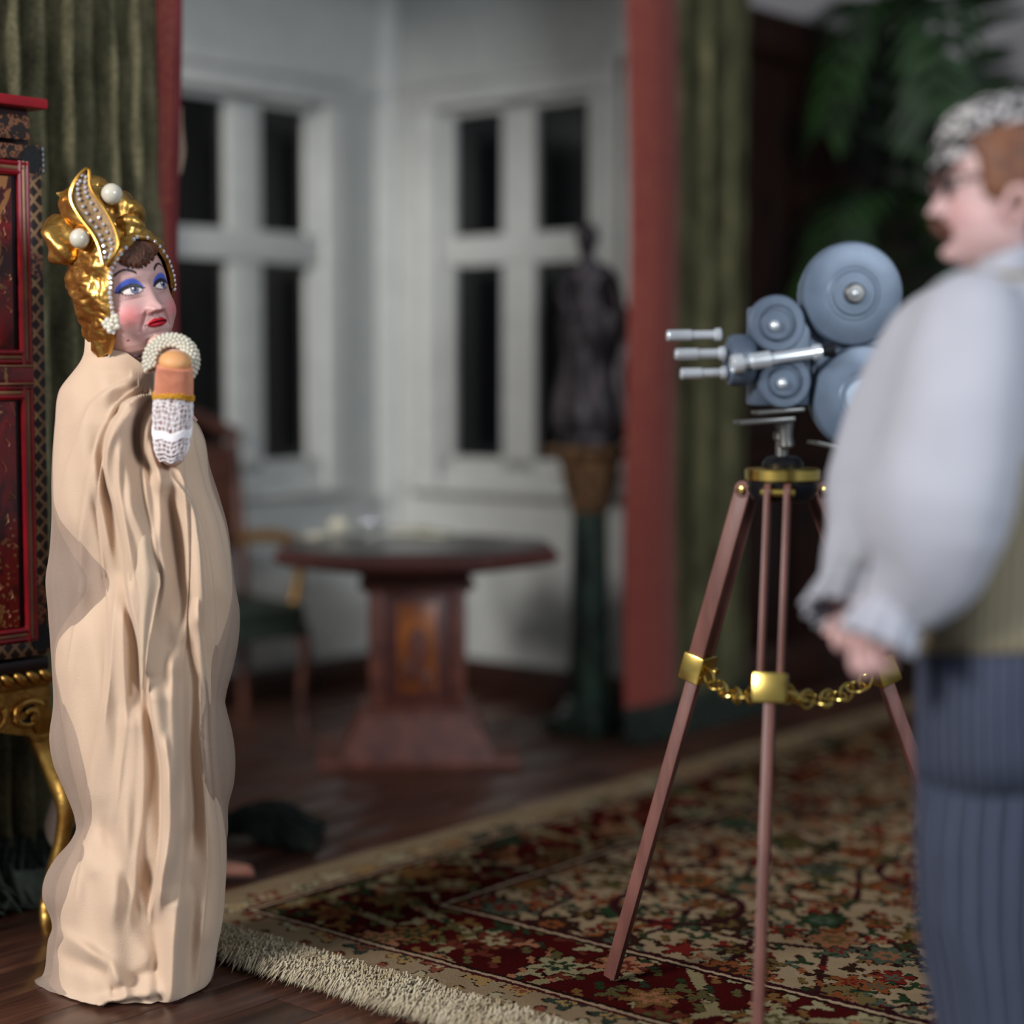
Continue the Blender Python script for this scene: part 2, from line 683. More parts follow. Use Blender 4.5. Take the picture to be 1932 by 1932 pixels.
# panelled main wall beyond the right curtain
MWALL = Matrix.Rotation(ANG, 4, 'Z')
BW = 4.16
x0, x1 = AC + .125, 11.0
wb = MB().box(((x0 + x1) / 2, BW + .08, 1.41), (x1 - x0, .12, 2.82), MWALL).build('wall_back', M_['dark_panel'], None, False)
tag(wb, 'dark walnut panelled wall behind the palm', None, None, 'structure')
k = x0
while k < x1 - .3:
    for (z0, z1) in ((.24, .95), (1.08, 2.62)):
        MB().box((k + .41, BW + .008, (z0 + z1) / 2), (.62, .028, z1 - z0), MWALL, .012).build('wall_panel', M_['dark_panel'], wb)
    MB().box((k + .05, BW + .006, 1.43), (.07, .03, 2.6), MWALL, .006).build('stile', M_['dark_panel'], wb)
    k += .76
for z, h in ((1.015, .09), (2.71, .12), (2.80, .05)):
    MB().box(((x0 + x1) / 2, BW + .0, z), (x1 - x0, .05, h), MWALL, .006).build('wall_rail', M_['dark_panel'], wb)
MB().box(((x0 + x1) / 2, BW + .0, .1), (x1 - x0, .05, .2), MWALL, .006).build('skirting', M_['base_wood'], wb)
tag(MB().box(((x0 + x1) / 2, BW + .10, 3.5), (x1 - x0, .12, 1.36), MWALL).build('wall_upper', M_['upper'], None, False), 'grey plaster above the panelling', None, None, 'structure')
# lintel over the bay opening and wall behind the left curtain
tag(MB().box(((1.0 + 6.03) / 2, BW + .03, 3.5), (5.03, .12, .9), MWALL).build('wall_front', M_['plaster'], None, False), 'plaster above the bay opening', None, None, 'structure')
tag(MB().box((2.05, BW + .08, 1.52), (2.1, .12, 3.04), MWALL).build('wall_side', M_['dark_panel'], None, False), 'dark wall behind the left curtain', None, None, 'structure')


# ------------------------------------------------------------------ curtains
def cloth_strip(M, x0, x1, z0, z1, off, nx=120, nz=40, th=.012):
    """sheet along local x with offset function off(x,z); both faces, closed rim"""
    xs = np.linspace(x0, x1, nx)
    zs = np.linspace(z0, z1, nz)
    vs_, fs = [], []
    for side in (0, 1):
        for z in zs:
            for x in xs:
                vs_.append((x + (0 if side == 0 else 0), off(x, z) + side * th, z))
    N = nx * nz
    for k in range(nz - 1):
        for i in range(nx - 1):
            q = k * nx + i
            fs.append((q, q + 1, q + nx + 1, q + nx))
            fs.append((N + q, N + q + nx, N + q + nx + 1, N + q + 1))
    for k in range(nz - 1):
        for i in (0, nx - 1):
            q = k * nx + i
            f = (q, q + nx, N + q + nx, N + q)
            fs.append(f if i == 0 else f[::-1])
    for i in range(nx - 1):
        for k in (0, nz - 1):
            q = k * nx + i
            f = (q, N + q, N + q + 1, q + 1)
            fs.append(f if k == 0 else f[::-1])
    return MB().add(vs_, fs, M)


def fringe_strands(n, x0, x1, base, zlo, zhi, M, seed, spread=.05, r=.004):
    rg = random.Random(seed)
    m = MB()
    for i in range(n):
        x = rg.uniform(x0, x1)
        p0 = Vector((x, base(x) + rg.uniform(-.02, .02), rg.uniform(zlo + (zhi - zlo) * .5, zhi)))
        p1 = p0 + Vector((rg.uniform(-spread, spread), -rg.uniform(0, spread), -(p0.z - zlo) * rg.uniform(.5, .8)))
        p2 = Vector((p1.x + rg.uniform(-spread, spread), p1.y - rg.uniform(0, spread * 1.4), zlo + rg.uniform(.004, .02)))
        m.tube([p0, p1, p2], [r, r * .8, r * .4], 4, M, caps=False)
    return m


MC = Matrix.Rotation(ANG, 4, 'Z')
fr = random.Random(3)
# left curtain
folds_x = [2.20 + .074 * i + fr.uniform(-.016, .016) for i in range(17)]


def fold_off(xs, amp, base):
    xs = np.array(xs)

    def off(x, z):
        i = int(np.clip(np.searchsorted(xs, x) - 1, 0, len(xs) - 2))
        t = (x - xs[i]) / max(xs[i + 1] - xs[i], 1e-4)
        wob = .012 * math.sin(z * 2.1 + i * 1.7) + .006 * math.sin(z * 6.3 + i)
        t2 = t + wob
        a = amp * (.75 + .5 * ((i * 37) % 11) / 11)
        return base - a * (abs(math.sin(PI * min(max(t2, 0), 1))) ** 1.1) + .004 * math.sin(z * 23 + x * 60) + .012 * math.sin(x * 9 + z)
    return off


TL = a_on_b(346, 4.0)            # outer edge of the left curtain
tw = .075
lc = thing('curtain', W(2.75, 4.0), 'moss green velvet curtain with narrow red brocade edge, hanging behind the cabinet', 'curtain', 'velvet curtains of the bay')
offL = fold_off([q for q in folds_x if q < TL - tw - .03] + [TL - .02], .085, 4.075)
cloth_strip(MC, 2.20, TL - .022, .07, 3.02, offL, 400, 60).build('drape', M_['velvet'], lc, True, 80)


def offT(x, z):
    return 4.0 + .014 * math.sin((x - TL) * 30 + z * 1.3) + .008 * math.sin(z * 5)


def trimx(M, xa, xb, off, wav, z0=.07, z1=3.02):
    m = cloth_strip(Matrix.Identity(4), 0, 1, z0, z1, lambda x, z: off(xa + (xb - xa) * x, z), 16, 60, .01)
    vs_ = []
    for (x, y, z) in m.v:
        vs_.append(M @ Vector((xa + (xb - xa) * x + wav(z) * x, y, z)))
    m.v = [tuple(p) for p in vs_]
    return m


trimx(MC, TL - tw, TL, offT, lambda z: .012 * math.sin(z * 2.3 + .6)).build('trim_band', M_['brocade'], lc)
MB().tube([MC @ Vector((TL + .012 * math.sin(z * 2.3 + .6), offT(TL, z) + .004, z)) for z in np.linspace(.07, 3.0, 60)], .011, 8).build('edging', simple('dark_red_cord', srgb(104, 18, 30), None, .7), lc)
mb = MB()
lp = [(TL + .0, 3.99 + .02, 2.08), (TL + .018, 4.03, 2.03), (TL + .024, 4.03, 1.96), (TL + .0, 4.02, 1.90)]
mb.tube(cr(lp, 6), .012, 8, MC, flat=.4)
mb.build('lining', M_['lining'], lc)
fs_ = fringe_strands(1500, 2.2, TL - .05, lambda x: 4.0, .004, .17, MC, 5, .06, .005)
tag(fs_.build('fringe', M_['fringe_green'], lc), None, None, None, 'stuff')
# pooled hem
cloth_strip(MC, 2.2, TL, .006, .09, lambda x, z: 3.95 - .05 * math.sin(x * 23) - (1 - min(z / .09, 1)) * .06, 120, 8, .02).build('hem', M_['fringe_green'], lc)
# right curtain
R0, R1, R2 = a_on_b(1174, 4.05), a_on_b(1262, 4.05), a_on_b(1408, 4.05)
rc = thing('curtain', W((R0 + R2) / 2, 4.05), 'green velvet curtain with broad red brocade band, between statue and panelled wall', 'curtain', 'velvet curtains of the bay')
offR = fold_off([R1 - .03, R1 + .12, R1 + .24, R1 + .40, R2 + .03], .15, 4.135)
cloth_strip(MC, R1 - .015, R2, .05, 3.02, offR, 150, 40).build('drape', M_['velvet_back'], rc, True, 80)


def offT2(x, z):
    return 4.02 - .03 * math.sin((x - R0) / (R1 - R0) * PI) + .012 * math.sin(z * 2.6)


trimx(MC, R0, R1, offT2, lambda z: .03 * max(0, 1.6 - z) * .6 + .008 * math.sin(z * 3), .09).build('trim_band', M_['brocade'], rc)
fs_ = fringe_strands(700, R0 - .03, R2, lambda x: 4.0, .004, .13, MC, 9, .06, .006)
tag(fs_.build('fringe', M_['fringe_green'], rc), None, None, None, 'stuff')

# ------------------------------------------------------------------ rug
def rug_mat():
    t = NT('persian_rug')
    tc = t.n('ShaderNodeTexCoord')
    base = tc.outputs['Object']
    jit = t.noise(base, 70, 2)
    j2 = t.n('ShaderNodeVectorMath', operation='MULTIPLY_ADD')
    t.l(jit.outputs['Color'], j2.inputs[0])
    j2.inputs[1].default_value = (.016, .016, 0)
    t.l(base, j2.inputs[2])
    sn = t.n('ShaderNodeVectorMath', operation='SNAP')
    t.l(j2.outputs[0], sn.inputs[0])
    sn.inputs[1].default_value = (.006, .006, 10)
    sx = t.n('ShaderNodeSeparateXYZ')
    t.l(sn.outputs[0], sx.inputs[0])
    X, Y = sx.outputs[0], sx.outputs[1]
    dx = t.math('SUBTRACT', X, .125)
    dy = t.math('MULTIPLY', Y, -1.0)
    e = t.math('MINIMUM', t.math('MINIMUM', dx, dy), t.math('MINIMUM', t.math('SUBTRACT', 4.0, X), t.math('SUBTRACT', 2.9, dy)))
    flat = t.n('ShaderNodeCombineXYZ')
    t.l(X, flat.inputs[0])
    t.l(Y, flat.inputs[1])
    Vc = flat.outputs[0]

    def vor(scale, feature='F1', off=0.0, rnd=.8):
        v = t.n('ShaderNodeTexVoronoi', feature=feature, voronoi_dimensions='2D')
        v.inputs['Scale'].default_value = scale
        v.inputs['Randomness'].default_value = rnd
        mp = t.n('ShaderNodeMapping')
        mp.inputs['Location'].default_value = (off, off * .7, 0)
        t.l(Vc, mp.inputs[0])
        t.l(mp.outputs[0], v.inputs['Vector'])
        return v

    def petal(v, r, amp, n, off, scale):
        # flower outline: distance threshold modulated by direction
        sub = t.n('ShaderNodeVectorMath', operation='SUBTRACT')
        mp = t.n('ShaderNodeMapping')
        mp.inputs['Location'].default_value = (off, off * .7, 0)
        t.l(Vc, mp.inputs[0])
        t.l(mp.outputs[0], sub.inputs[0])
        t.l(v.outputs['Position'], sub.inputs[1])
        s2 = t.n('ShaderNodeSeparateXYZ')
        t.l(sub.outputs[0], s2.inputs[0])
        ang = t.math('ARCTAN2', s2.outputs[1], s2.outputs[0])
        sn_ = t.math('SINE', t.math('MULTIPLY', ang, float(n)))
        rr = t.math('MULTIPLY_ADD', sn_, amp, r)
        return v.outputs['Distance'], rr

    dark, plum = srgb(34, 18, 16), srgb(44, 18, 22)
    cols = [(0, srgb(92, 28, 24)), (.16, srgb(34, 48, 30)), (.34, srgb(86, 68, 38)), (.5, srgb(108, 60, 34)), (.64, srgb(42, 26, 20)), (.78, srgb(62, 70, 56)), (.9, srgb(120, 80, 56))]
    cream = t.mix(t.noise(base, 9, 3).outputs[0], srgb(142, 124, 99), srgb(116, 95, 70))
    olive = srgb(92, 78, 48)

    def layer(col, scale, r, amp, n, off, inner=True, ramp=cols, rnd=.8):
        v = vor(scale, off=off, rnd=rnd)
        d, rr = petal(v, r, amp, n, off, scale)
        sc = t.n('ShaderNodeSeparateColor')
        t.l(v.outputs['Color'], sc.inputs[0])
        c1 = t.ramp(sc.outputs[0], ramp, 'CONSTANT')
        c2 = t.ramp(sc.outputs[1], ramp, 'CONSTANT')
        o = t.math('LESS_THAN', d, t.math('MULTIPLY', rr, 1.14))
        f = t.math('LESS_THAN', d, rr)
        c = t.mix(o, col, dark)
        c = t.mix(f, c, c1)
        if inner:
            i = t.math('LESS_THAN', d, t.math('MULTIPLY', rr, .55))
            c = t.mix(i, c, c2)
            i = t.math('LESS_THAN', d, t.math('MULTIPLY', rr, .22))
            c = t.mix(i, c, c1)
        return c

    # field
    fld = t.mix(t.math('GREATER_THAN', t.noise(Vc, 1.6, 2).outputs[0], .66), cream, olive)
    ve = vor(3.4, 'DISTANCE_TO_EDGE', 3.1, 1.0)
    fld = t.mix(t.math('LESS_THAN', ve.outputs['Distance'], .030), fld, plum)
    fld = layer(fld, 16, .20, .14, 2, 5.3, False)
    fld = layer(fld, 11, .20, .13, 3, 2.9, False)
    fld = layer(fld, 7.0, .25, .09, 5, 1.7)
    fld = layer(fld, 3.6, .20, .04, 8, 8.9)
    # plain ring medallions
    for (cx, cy, rr) in ((1.02, -.98, .16), (1.42, -.62, .17), (1.72, -1.35, .17)):
        vm = t.n('ShaderNodeVectorMath', operation='DISTANCE')
        t.l(Vc, vm.inputs[0])
        vm.inputs[1].default_value = (cx, cy, 0)
        rg = t.math('ABSOLUTE', t.math('SUBTRACT', vm.outputs['Value'], rr))
        fld = t.mix(t.math('LESS_THAN', rg, .011), fld, plum)
    # red band
    red = t.mix(t.noise(base, 7, 2).outputs[0], srgb(70, 17, 17), srgb(46, 12, 13))
    bandcols = [(0, srgb(104, 74, 42)), (.2, srgb(36, 48, 32)), (.34, srgb(132, 122, 92)), (.46, srgb(76, 70, 42)), (.68, srgb(86, 40, 30)), (.86, srgb(138, 92, 68))]
    vb = vor(2.9, 'DISTANCE_TO_EDGE', 6.6, 1.0)
    red = t.mix(t.math('LESS_THAN', vb.outputs['Distance'], .045), red, srgb(124, 112, 82))
    red = layer(red, 15, .22, .15, 2, 2.2, False, bandcols)
    red = layer(red, 9, .22, .13, 3, 6.1, False, bandcols)
    red = layer(red, 5.0, .27, .09, 6, 4.4, True, bandcols)
    # outer cream border with a row of motifs
    bord = layer(cream, 8.4, .30, .12, 4, 7.7, True, [(0, srgb(46, 56, 48)), (.3, srgb(140, 112, 72)), (.5, srgb(112, 62, 46)), (.72, srgb(150, 138, 110))], .25)
    bord = t.mix(t.math('LESS_THAN', e, .075), bord, cream)
    c = bord
    for (lim, cc) in ((.165, srgb(60, 24, 26)), (.178, srgb(150, 128, 104)), (.188, dark), (.205, red), (.50, dark), (.515, srgb(150, 128, 104)), (.525, plum), (.545, fld)):
        c = t.mix(t.math('GREATER_THAN', e, lim), c, cc)
    t.l(c, t.bsdf.inputs['Base Color'])
    t.set(Roughness=.95)
    t.bsdf.inputs['Specular IOR Level'].default_value = .0
    t.bump(t.noise(base, 260, 2, .7).outputs[0], .8, .006)
    return t.m


RA, RB, RL, RWD = 2.75, 3.6, 4.1, 2.9
rug = bpy.data.objects.new('rug', None)
nx, ny = 240, 170
xs = np.linspace(.10, RL, nx)
ys = np.linspace(-RWD, 0, ny)
vs_, fs = [], []
for j, y in enumerate(ys):
    for i, x in enumerate(xs):
        hgt = .022 + .0022 * mnoise.noise((x * 60, y * 60, 0)) + .003 * mnoise.noise((x * 4, y * 4, 3))
        wav = .010 * mnoise.noise((x * 3, 1.3, 0)) if j == ny - 1 else 0
        if i in (0, nx - 1) or j in (0, ny - 1):
            hgt = .002
        vs_.append((x, y + wav, hgt))
for j in range(ny - 1):
    for i in range(nx - 1):
        q = j * nx + i
        fs.append((q, q + 1, q + nx + 1, q + nx))
bpy.data.objects.remove(rug)
rug = thing('rug', W(RA + 2, RB - 1.4), 'patterned red and cream floral rug with a shaggy pale edge under the tripod', 'rug')
mm = MB().add(vs_, fs)
pile = mm.build('pile', rug_mat(), rug)
pile.matrix_basis = RM(RA, RB)
rg = random.Random(2)
m = MB()
for i in range(24000):
    y = -rg.random() ** 1.0 * 1.75
    cl = mnoise.noise((y * 9, 0, 0)) * .5 + mnoise.noise((y * 31, 5, 0)) * .35
    x = .155 - rg.random() * .13
    ln = rg.uniform(.022, .058) * (1 + .6 * cl)
    dx_ = -rg.uniform(.4, 1.0)
    dy_ = rg.uniform(-.5, .5) + cl * .9
    z0 = .010 + .012 * rg.random()
    p0 = Vector((x, y, z0))
    p1 = p0 + Vector((dx_ * ln * .5, dy_ * ln * .5, .016 + .014 * rg.random()))
    p2 = p1 + Vector((dx_ * ln * .6, dy_ * ln * .6, -.014 - .012 * rg.random()))
    p2.z = max(p2.z, .003)
    side = Vector((-dy_, dx_, 0)).normalized() * .0021
    m.add([p0 - side, p0 + side, p1 + side * .9, p1 - side * .9, p2], [(0, 1, 2, 3), (3, 2, 4)])
fr_ = m.build('fringe', simple('cream_wool', srgb(180, 169, 146), srgb(152, 138, 112), .95, nscale=9, spec=.1), rug)
fr_.matrix_basis = RM(RA, RB)
tag(fr_, None, None, None, 'stuff')

# ------------------------------------------------------------------ pedestal table in the bay
TC = Vector((-.335, 6.47, 0))
MT = Matrix.Translation(TC) @ Matrix.Rotation(math.radians(4), 4, 'Z')
tb = thing('pedestal_table', TC, 'red-brown carved pedestal table with octagonal top and column panel painted orange-lit', 'table')


def frustum(w0, d0, w1, d1, z0, z1, M):
    m = MB()
    v = [(sx * w0 / 2, sy * d0 / 2, z0) for sx, sy in ((-1, -1), (1, -1), (1, 1), (-1, 1))] + [(sx * w1 / 2, sy * d1 / 2, z1) for sx, sy in ((-1, -1), (1, -1), (1, 1), (-1, 1))]
    m.add(v, [(3, 2, 1, 0), (4, 5, 6, 7), (0, 1, 5, 4), (1, 2, 6, 5), (2, 3, 7, 6), (3, 0, 4, 7)], M)
    return m


MB().box((0, 0, .016), (.70, .44, .032), MT, .006).build('foot_slab', M_['table_wood'], tb)
frustum(.52, .40, .50, .38, .032, .075, MT).build('plinth_step', M_['table_wood'], tb, False)
frustum(.49, .37, .385, .29, .075, .175, MT).build('plinth', M_['table_wood'], tb, False)
MB().box((0, 0, .185), (.40, .30, .02), MT, .006).build('plinth_moulding', M_['table_wood'], tb)
MB().box((0, 0, .40), (.335, .25, .42), MT, .004).build('column', M_['table_wood'], tb)
for sx in (-1, 1):
    MB().box((sx * .14, -.132, .40), (.055, .022, .41), MT, .005).build('pilaster', M_['table_wood'], tb)
MB().box((0, -.128, .40), (.20, .01, .37), MT, .003).build('recess_panel', M_['table_dark'], tb)
MB().box((0, -.135, .41), (.135, .01, .31), MT, .003).build('lit_relief', M_['lit_relief'], tb)  # relief panel coloured as if lit orange
m = MB()
m.sphere((0, -.145, .40), .032, 14, 10, MT, (1, .35, 2.6))
m.sphere((.028, -.145, .30), .022, 12, 8, MT, (1, .35, 1.8))
m.sphere((-.03, -.145, .33), .02, 12, 8, MT, (1, .35, 2.2))
m.build('carved_figure', M_['table_wood'], tb)
for z, w, h in ((.605, .36, .016), (.622, .40, .02), (.645, .36, .026)):
    MB().box((0, 0, z), (w, w * .78, h), MT, .005).build('capital_moulding', M_['table_wood'], tb)


def octo(w, d, c):
    w, d = w / 2, d / 2
    return [(-w + c, -d), (w - c, -d), (w, -d + c), (w, d - c), (w - c, d), (-w + c, d), (-w, d - c), (-w, -d + c)]


rings = [[(x, y, z) for x, y in octo(w, d, c)] for (w, d, c, z) in ((.44, .36, .1, .66), (.80, .66, .2, .685), (.93, .80, .23, .700), (.955, .82, .24, .712), (.955, .82, .24, .735), (.94, .80, .235, .750), (.90, .77, .22, .752))]
MB().loft(rings, MT).build('table_top', M_['table_dark'], tb, True, 20)
MB().prism(octo(.89, .76, .22), .752, .757, MT).build('leather_inset', M_['tabletop'], tb, False)
# carved bead row round the edge
bead = MB().sphere((0, 0, 0), .011, 8, 6).build('edge_bead', M_['table_wood'], tb)
po = octo(.962, .826, .242)
first_b = True
for i in range(8):
    p0, p1 = Vector(po[i] + (0,)), Vector(po[(i + 1) % 8] + (0,))
    n = int((p1 - p0).length / .034)
    for k in range(n):
        q = MT @ (p0.lerp(p1, (k + .5) / n) + Vector((0, 0, .722)))
        if first_b:
            bead.matrix_basis = Matrix.Translation(q)
            first_b = False
        else:
            inst('edge_bead', bead.data, Matrix.Translation(q), tb)

# things on the table
zt = .757
p = G(598, 1022, zt)
d1 = MB().lathe([(.02, 0), (.03, .004), (.05, .02), (.054, .028), (.05, .028), (.03, .01), (.002, .008)], 24, Matrix.Translation((p.x, p.y, zt)))
tag(d1.build('dish', M_['cream']), 'small white dish at the left end of the octagonal table', 'dish')
p = G(700, 1018, zt)
bw = thing('silver_bowl', (p.x, p.y, zt), 'shiny silver footed bowl in the middle of the octagonal table', 'bowl')
MB().lathe([(.03, 0), (.032, .005), (.012, .012), (.012, .02), (.04, .03), (.056, .05), (.06, .062), (.055, .062), (.036, .036), (.002, .03)], 28, Matrix.Translation((p.x, p.y, zt))).build('bowl', M_['silver'], bw)
for i in range(5):
    an = i * 1.26
    MB().sphere((p.x + .024 * math.cos(an), p.y + .024 * math.sin(an), zt + .062), .018, 12, 8).build('glass_ball', M_['crystal'], bw)
p = G(640, 1005, zt)
pt = thing('porcelain_pot', (p.x, p.y, zt), 'little pale pot with lid between dish and silver bowl', 'pot')
MB().lathe([(.022, 0), (.034, .012), (.038, .03), (.028, .046), (.024, .05)], 24, Matrix.Translation((p.x, p.y, zt))).build('pot_body', M_['cream'], pt)
MB().lathe([(.026, .05), (.02, .06), (.006, .066), (.007, .074), (.002, .078)], 20, Matrix.Translation((p.x, p.y, zt))).build('lid', M_['silver'], pt)
for i, (px, w, col) in enumerate(((775, .15, srgb(196, 188, 150)), (822, .11, srgb(168, 162, 120)))):
    p = G(px, 1004 + i * 6, zt)
    mm = Matrix.Translation((p.x, p.y, zt)) @ Matrix.Rotation(.3 - i * .7, 4, 'Z')
    bk = thing('booklet', (p.x, p.y, zt), ['larger cream booklet lying beside the silver bowl', 'smaller olive booklet at the right of the cream booklet'][i], 'booklet')
    MB().box((0, 0, .006), (w, w * .7, .010), mm, .001).build('pages', M_['cream'], bk)
    MB().box((0, 0, .0125), (w * 1.04, w * .74, .003), mm, .001).build('cover', simple('booklet_cover', col, None, .6), bk)

# ------------------------------------------------------------------ armchair by the table
CHC = Vector((-1.12, 6.98, 0))
MCH = Matrix.Translation(CHC) @ Matrix.Rotation(math.radians(38), 4, 'Z')   # front = local -y
ch = thing('armchair', CHC, 'dark wooden armchair with green seat and gilded arms beside the octagonal table', 'chair')
MB().box((0, 0, .44), (.52, .48, .09), MCH, .03).build('seat', M_['green_seat'], ch)
MB().box((0, 0, .385), (.53, .49, .05), MCH, .008).build('seat_rail', M_['green_seat'], ch)
for sx in (-1, 1):
    for sy in (-1, 1):
        m = MB()
        pts = [(sx * .235, sy * .215, .39), (sx * .25, sy * .23, .30), (sx * .24, sy * .22, .15), (sx * .245, sy * .225, .04), (sx * .25, sy * .235, 0)]
        m.tube(cr(pts, 4), [.026] * 5 + [.02] * 8 + [.024] * 4, 10, MCH)
        m.build('leg', M_['chair_wood'], ch)
    MB().tube(cr([(sx * .25, .22, .40), (sx * .25, .25, .75), (sx * .25, .30, 1.12)], 5), .022, 10, MCH).build('back_post', M_['chair_wood'], ch)
    MB().tube(cr([(sx * .25, .24, .70), (sx * .285, .05, .72), (sx * .29, -.12, .70), (sx * .285, -.19, .66), (sx * .28, -.16, .63)], 6), .026, 10, MCH).build('armrest', M_['gold'], ch)
    MB().tube(cr([(sx * .26, -.10, .42), (sx * .29, -.12, .55), (sx * .285, -.13, .69)], 5), .02, 10, MCH).build('arm_support', M_['gold'], ch)
MB().box((0, .27, .86), (.46, .05, .42), MCH @ Matrix.Translation((0, 0, 0)), .02).build('back_cushion', M_['chair_wood'], ch)
MB().tube(cr([(-.27, .30, 1.10), (-.12, .31, 1.17), (0, .31, 1.20), (.12, .31, 1.17), (.27, .30, 1.10)], 6), .028, 10, MCH).build('crest_rail', M_['chair_wood'], ch)

# ------------------------------------------------------------------ column with statue
CB = W(5.50, 4.235)
CB = Vector((CB.x, CB.y, 0))
MCB = Matrix.Translation(CB)
ped = thing('column_pedestal', CB, 'green marble column pedestal with flared gilt capital under the bronze statue', 'pedestal')
MB().box((0, 0, .03), (.24, .24, .06), MCB @ Matrix.Rotation(ANG, 4, 'Z'), .008).build('base', M_['marble'], ped)
MB().lathe([(.11, .06), (.115, .075), (.1, .09), (.088, .1), (.095, .115), (.08, .13)], 32, MCB).build('base_ring', M_['marble'], ped)
MB().lathe([(.074, .12), (.076, .3), (.070, .6), (.066, .83)], 36, MCB).build('shaft', M_['marble'], ped)
MB().lathe([(.066, .83), (.076, .84), (.078, .855), (.066, .865), (.07, .90), (.09, .96), (.115, 1.02), (.12, 1.05)], 32, MCB).build('capital', M_['cap_gold'], ped)
lf = None
for r_, z_, n_, s_ in ((.07, .87, 8, 1.0), (.085, .93, 8, 1.15)):
    for i in range(n_):
        an = 2 * PI * (i + (.5 if s_ > 1 else 0)) / n_
        Mx = MCB @ Matrix.Rotation(an, 4, 'Z') @ Matrix.Translation((r_, 0, z_)) @ Matrix.Scale(s_, 4)
        if lf is None:
            m = MB()
            rr = []
            for k in range(7):
                t = k / 6
                w = .03 * math.sin(PI * (t * .85 + .12)) + .003
                cx = .01 + .05 * t ** 2.2
                cz = .10 * math.sin(t * 1.9) / math.sin(1.57)
                rr.append([(cx, -w, cz), (cx + .010, 0, cz + .004), (cx, w, cz), (cx - .006, 0, cz - .004)])
            m.loft(rr)
            lf = m.build('acanthus_leaf', M_['cap_gold'], ped)
            lf.matrix_basis = Mx
        else:
            inst('acanthus_leaf', lf.data, Mx, ped)
MB().box((0, 0, 1.065), (.25, .25, .03), MCB @ Matrix.Rotation(ANG, 4, 'Z'), .006).build('abacus', M_['cap_gold'], ped)

stt = thing('statue', CB + Vector((0, 0, 1.08)), 'dark bronze standing figure statue on the green column', 'statue')


def skin_obj(name, verts, edges, radii, mat, parent, M, sub=2, root=0):
    me = bpy.data.meshes.new(name)
    bm = bmesh.new()
    lay = bm.verts.layers.skin.verify()
    bv = []
    for i, p in enumerate(verts):
        v = bm.verts.new(M @ Vector(p))
        r = radii[i]
        v[lay].radius = (r, r) if not hasattr(r, '__len__') else r
        v[lay].use_root = (i == root)
        bv.append(v)
    for a, b_ in edges:
        bm.edges.new((bv[a], bv[b_]))
    bm.to_mesh(me)
    bm.free()
    me.materials.append(mat)
    ob = link(name, me, parent)
    sk = ob.modifiers.new('skin', 'SKIN')
    sk.use_smooth_shade = True
    sk.branch_smoothing = .6
    ob.modifiers.new('sub', 'SUBSURF').levels = sub
    ob.modifiers['sub'].render_levels = sub
    return ob


MS = MCB @ Matrix.Translation((0, 0, 1.08)) @ Matrix.Diagonal((1.15, 1.15, 1.12, 1))
MB().lathe([(.10, 0), (.105, .02), (.095, .045), (.08, .05)], 28, MS).build('plinth', M_['bronze'], stt)
sv = [(0, 0, .40), (-.005, 0, .50), (-.01, 0, .575), (-.012, -.005, .625), (-.012, -.012, .675), (-.015, -.01, .715),
      (-.055, 0, .585), (-.095, -.03, .50), (-.06, -.06, .42),
      (.045, 0, .59), (.085, .01, .53), (.10, .0, .45), (.09, -.02, .37),
      (-.02, -.01, .30), (-.02, -.02, .18), (-.02, -.01, .07), (.03, 0, .28), (.04, .02, .15), (.045, .02, .06)]
se = [(0, 1), (1, 2), (2, 3), (3, 4), (4, 5), (2, 6), (6, 7), (7, 8), (2, 9), (9, 10), (10, 11), (11, 12), (0, 13), (13, 14), (14, 15), (0, 16), (16, 17), (17, 18)]
sr = [.062, .05, .052, .022, .036, .024, .03, .024, .018, .03, .025, .022, .016, .05, .04, .03, .048, .038, .03]
skin_obj('figure', sv, se, sr, M_['bronze'], stt, MS)
rings = []
for k in range(16):
    t = k / 15
    z = .045 + .40 * t
    rad = .085 - .025 * t + .012 * math.sin(t * 9)
    rings.append([(rad * (1 + .16 * math.sin(5 * an + t * 4)) * math.cos(an) + .01, rad * .8 * (1 + .16 * math.sin(5 * an + t * 4)) * math.sin(an), z) for an in np.linspace(0, 2 * PI, 40, endpoint=False)])
MB().loft(rings, MS).build('drapery', M_['bronze'], stt)
MB().sphere((-.012, -.014, .690), .043, 18, 14, MS, (.88, 1, 1.15)).build('head', M_['bronze'], stt)
rings = []
for k in range(14):
    t = k / 13
    z = .06 + .50 * t
    rad = .115 - .05 * t + .010 * math.sin(t * 11)
    rings.append([(rad * (1 + .12 * math.sin(6 * an + t * 3)) * math.cos(an), .018 + rad * .62 * (1 + .12 * math.sin(6 * an + t * 3)) * math.sin(an), z) for an in np.linspace(0, 2 * PI, 44, endpoint=False)])
MB().loft(rings, MS).build('cloak', M_['bronze'], stt)
MB().tube(cr([(.10, 0, .46), (.125, .02, .34), (.10, .01, .22), (.115, -.01, .10), (.09, 0, .03)], 6), [.02, .025, .03, .03, .034, .034, .035, .035, .035, .035] + [.036] * 15, 8, MS).build('cloak_end', M_['bronze'], stt)

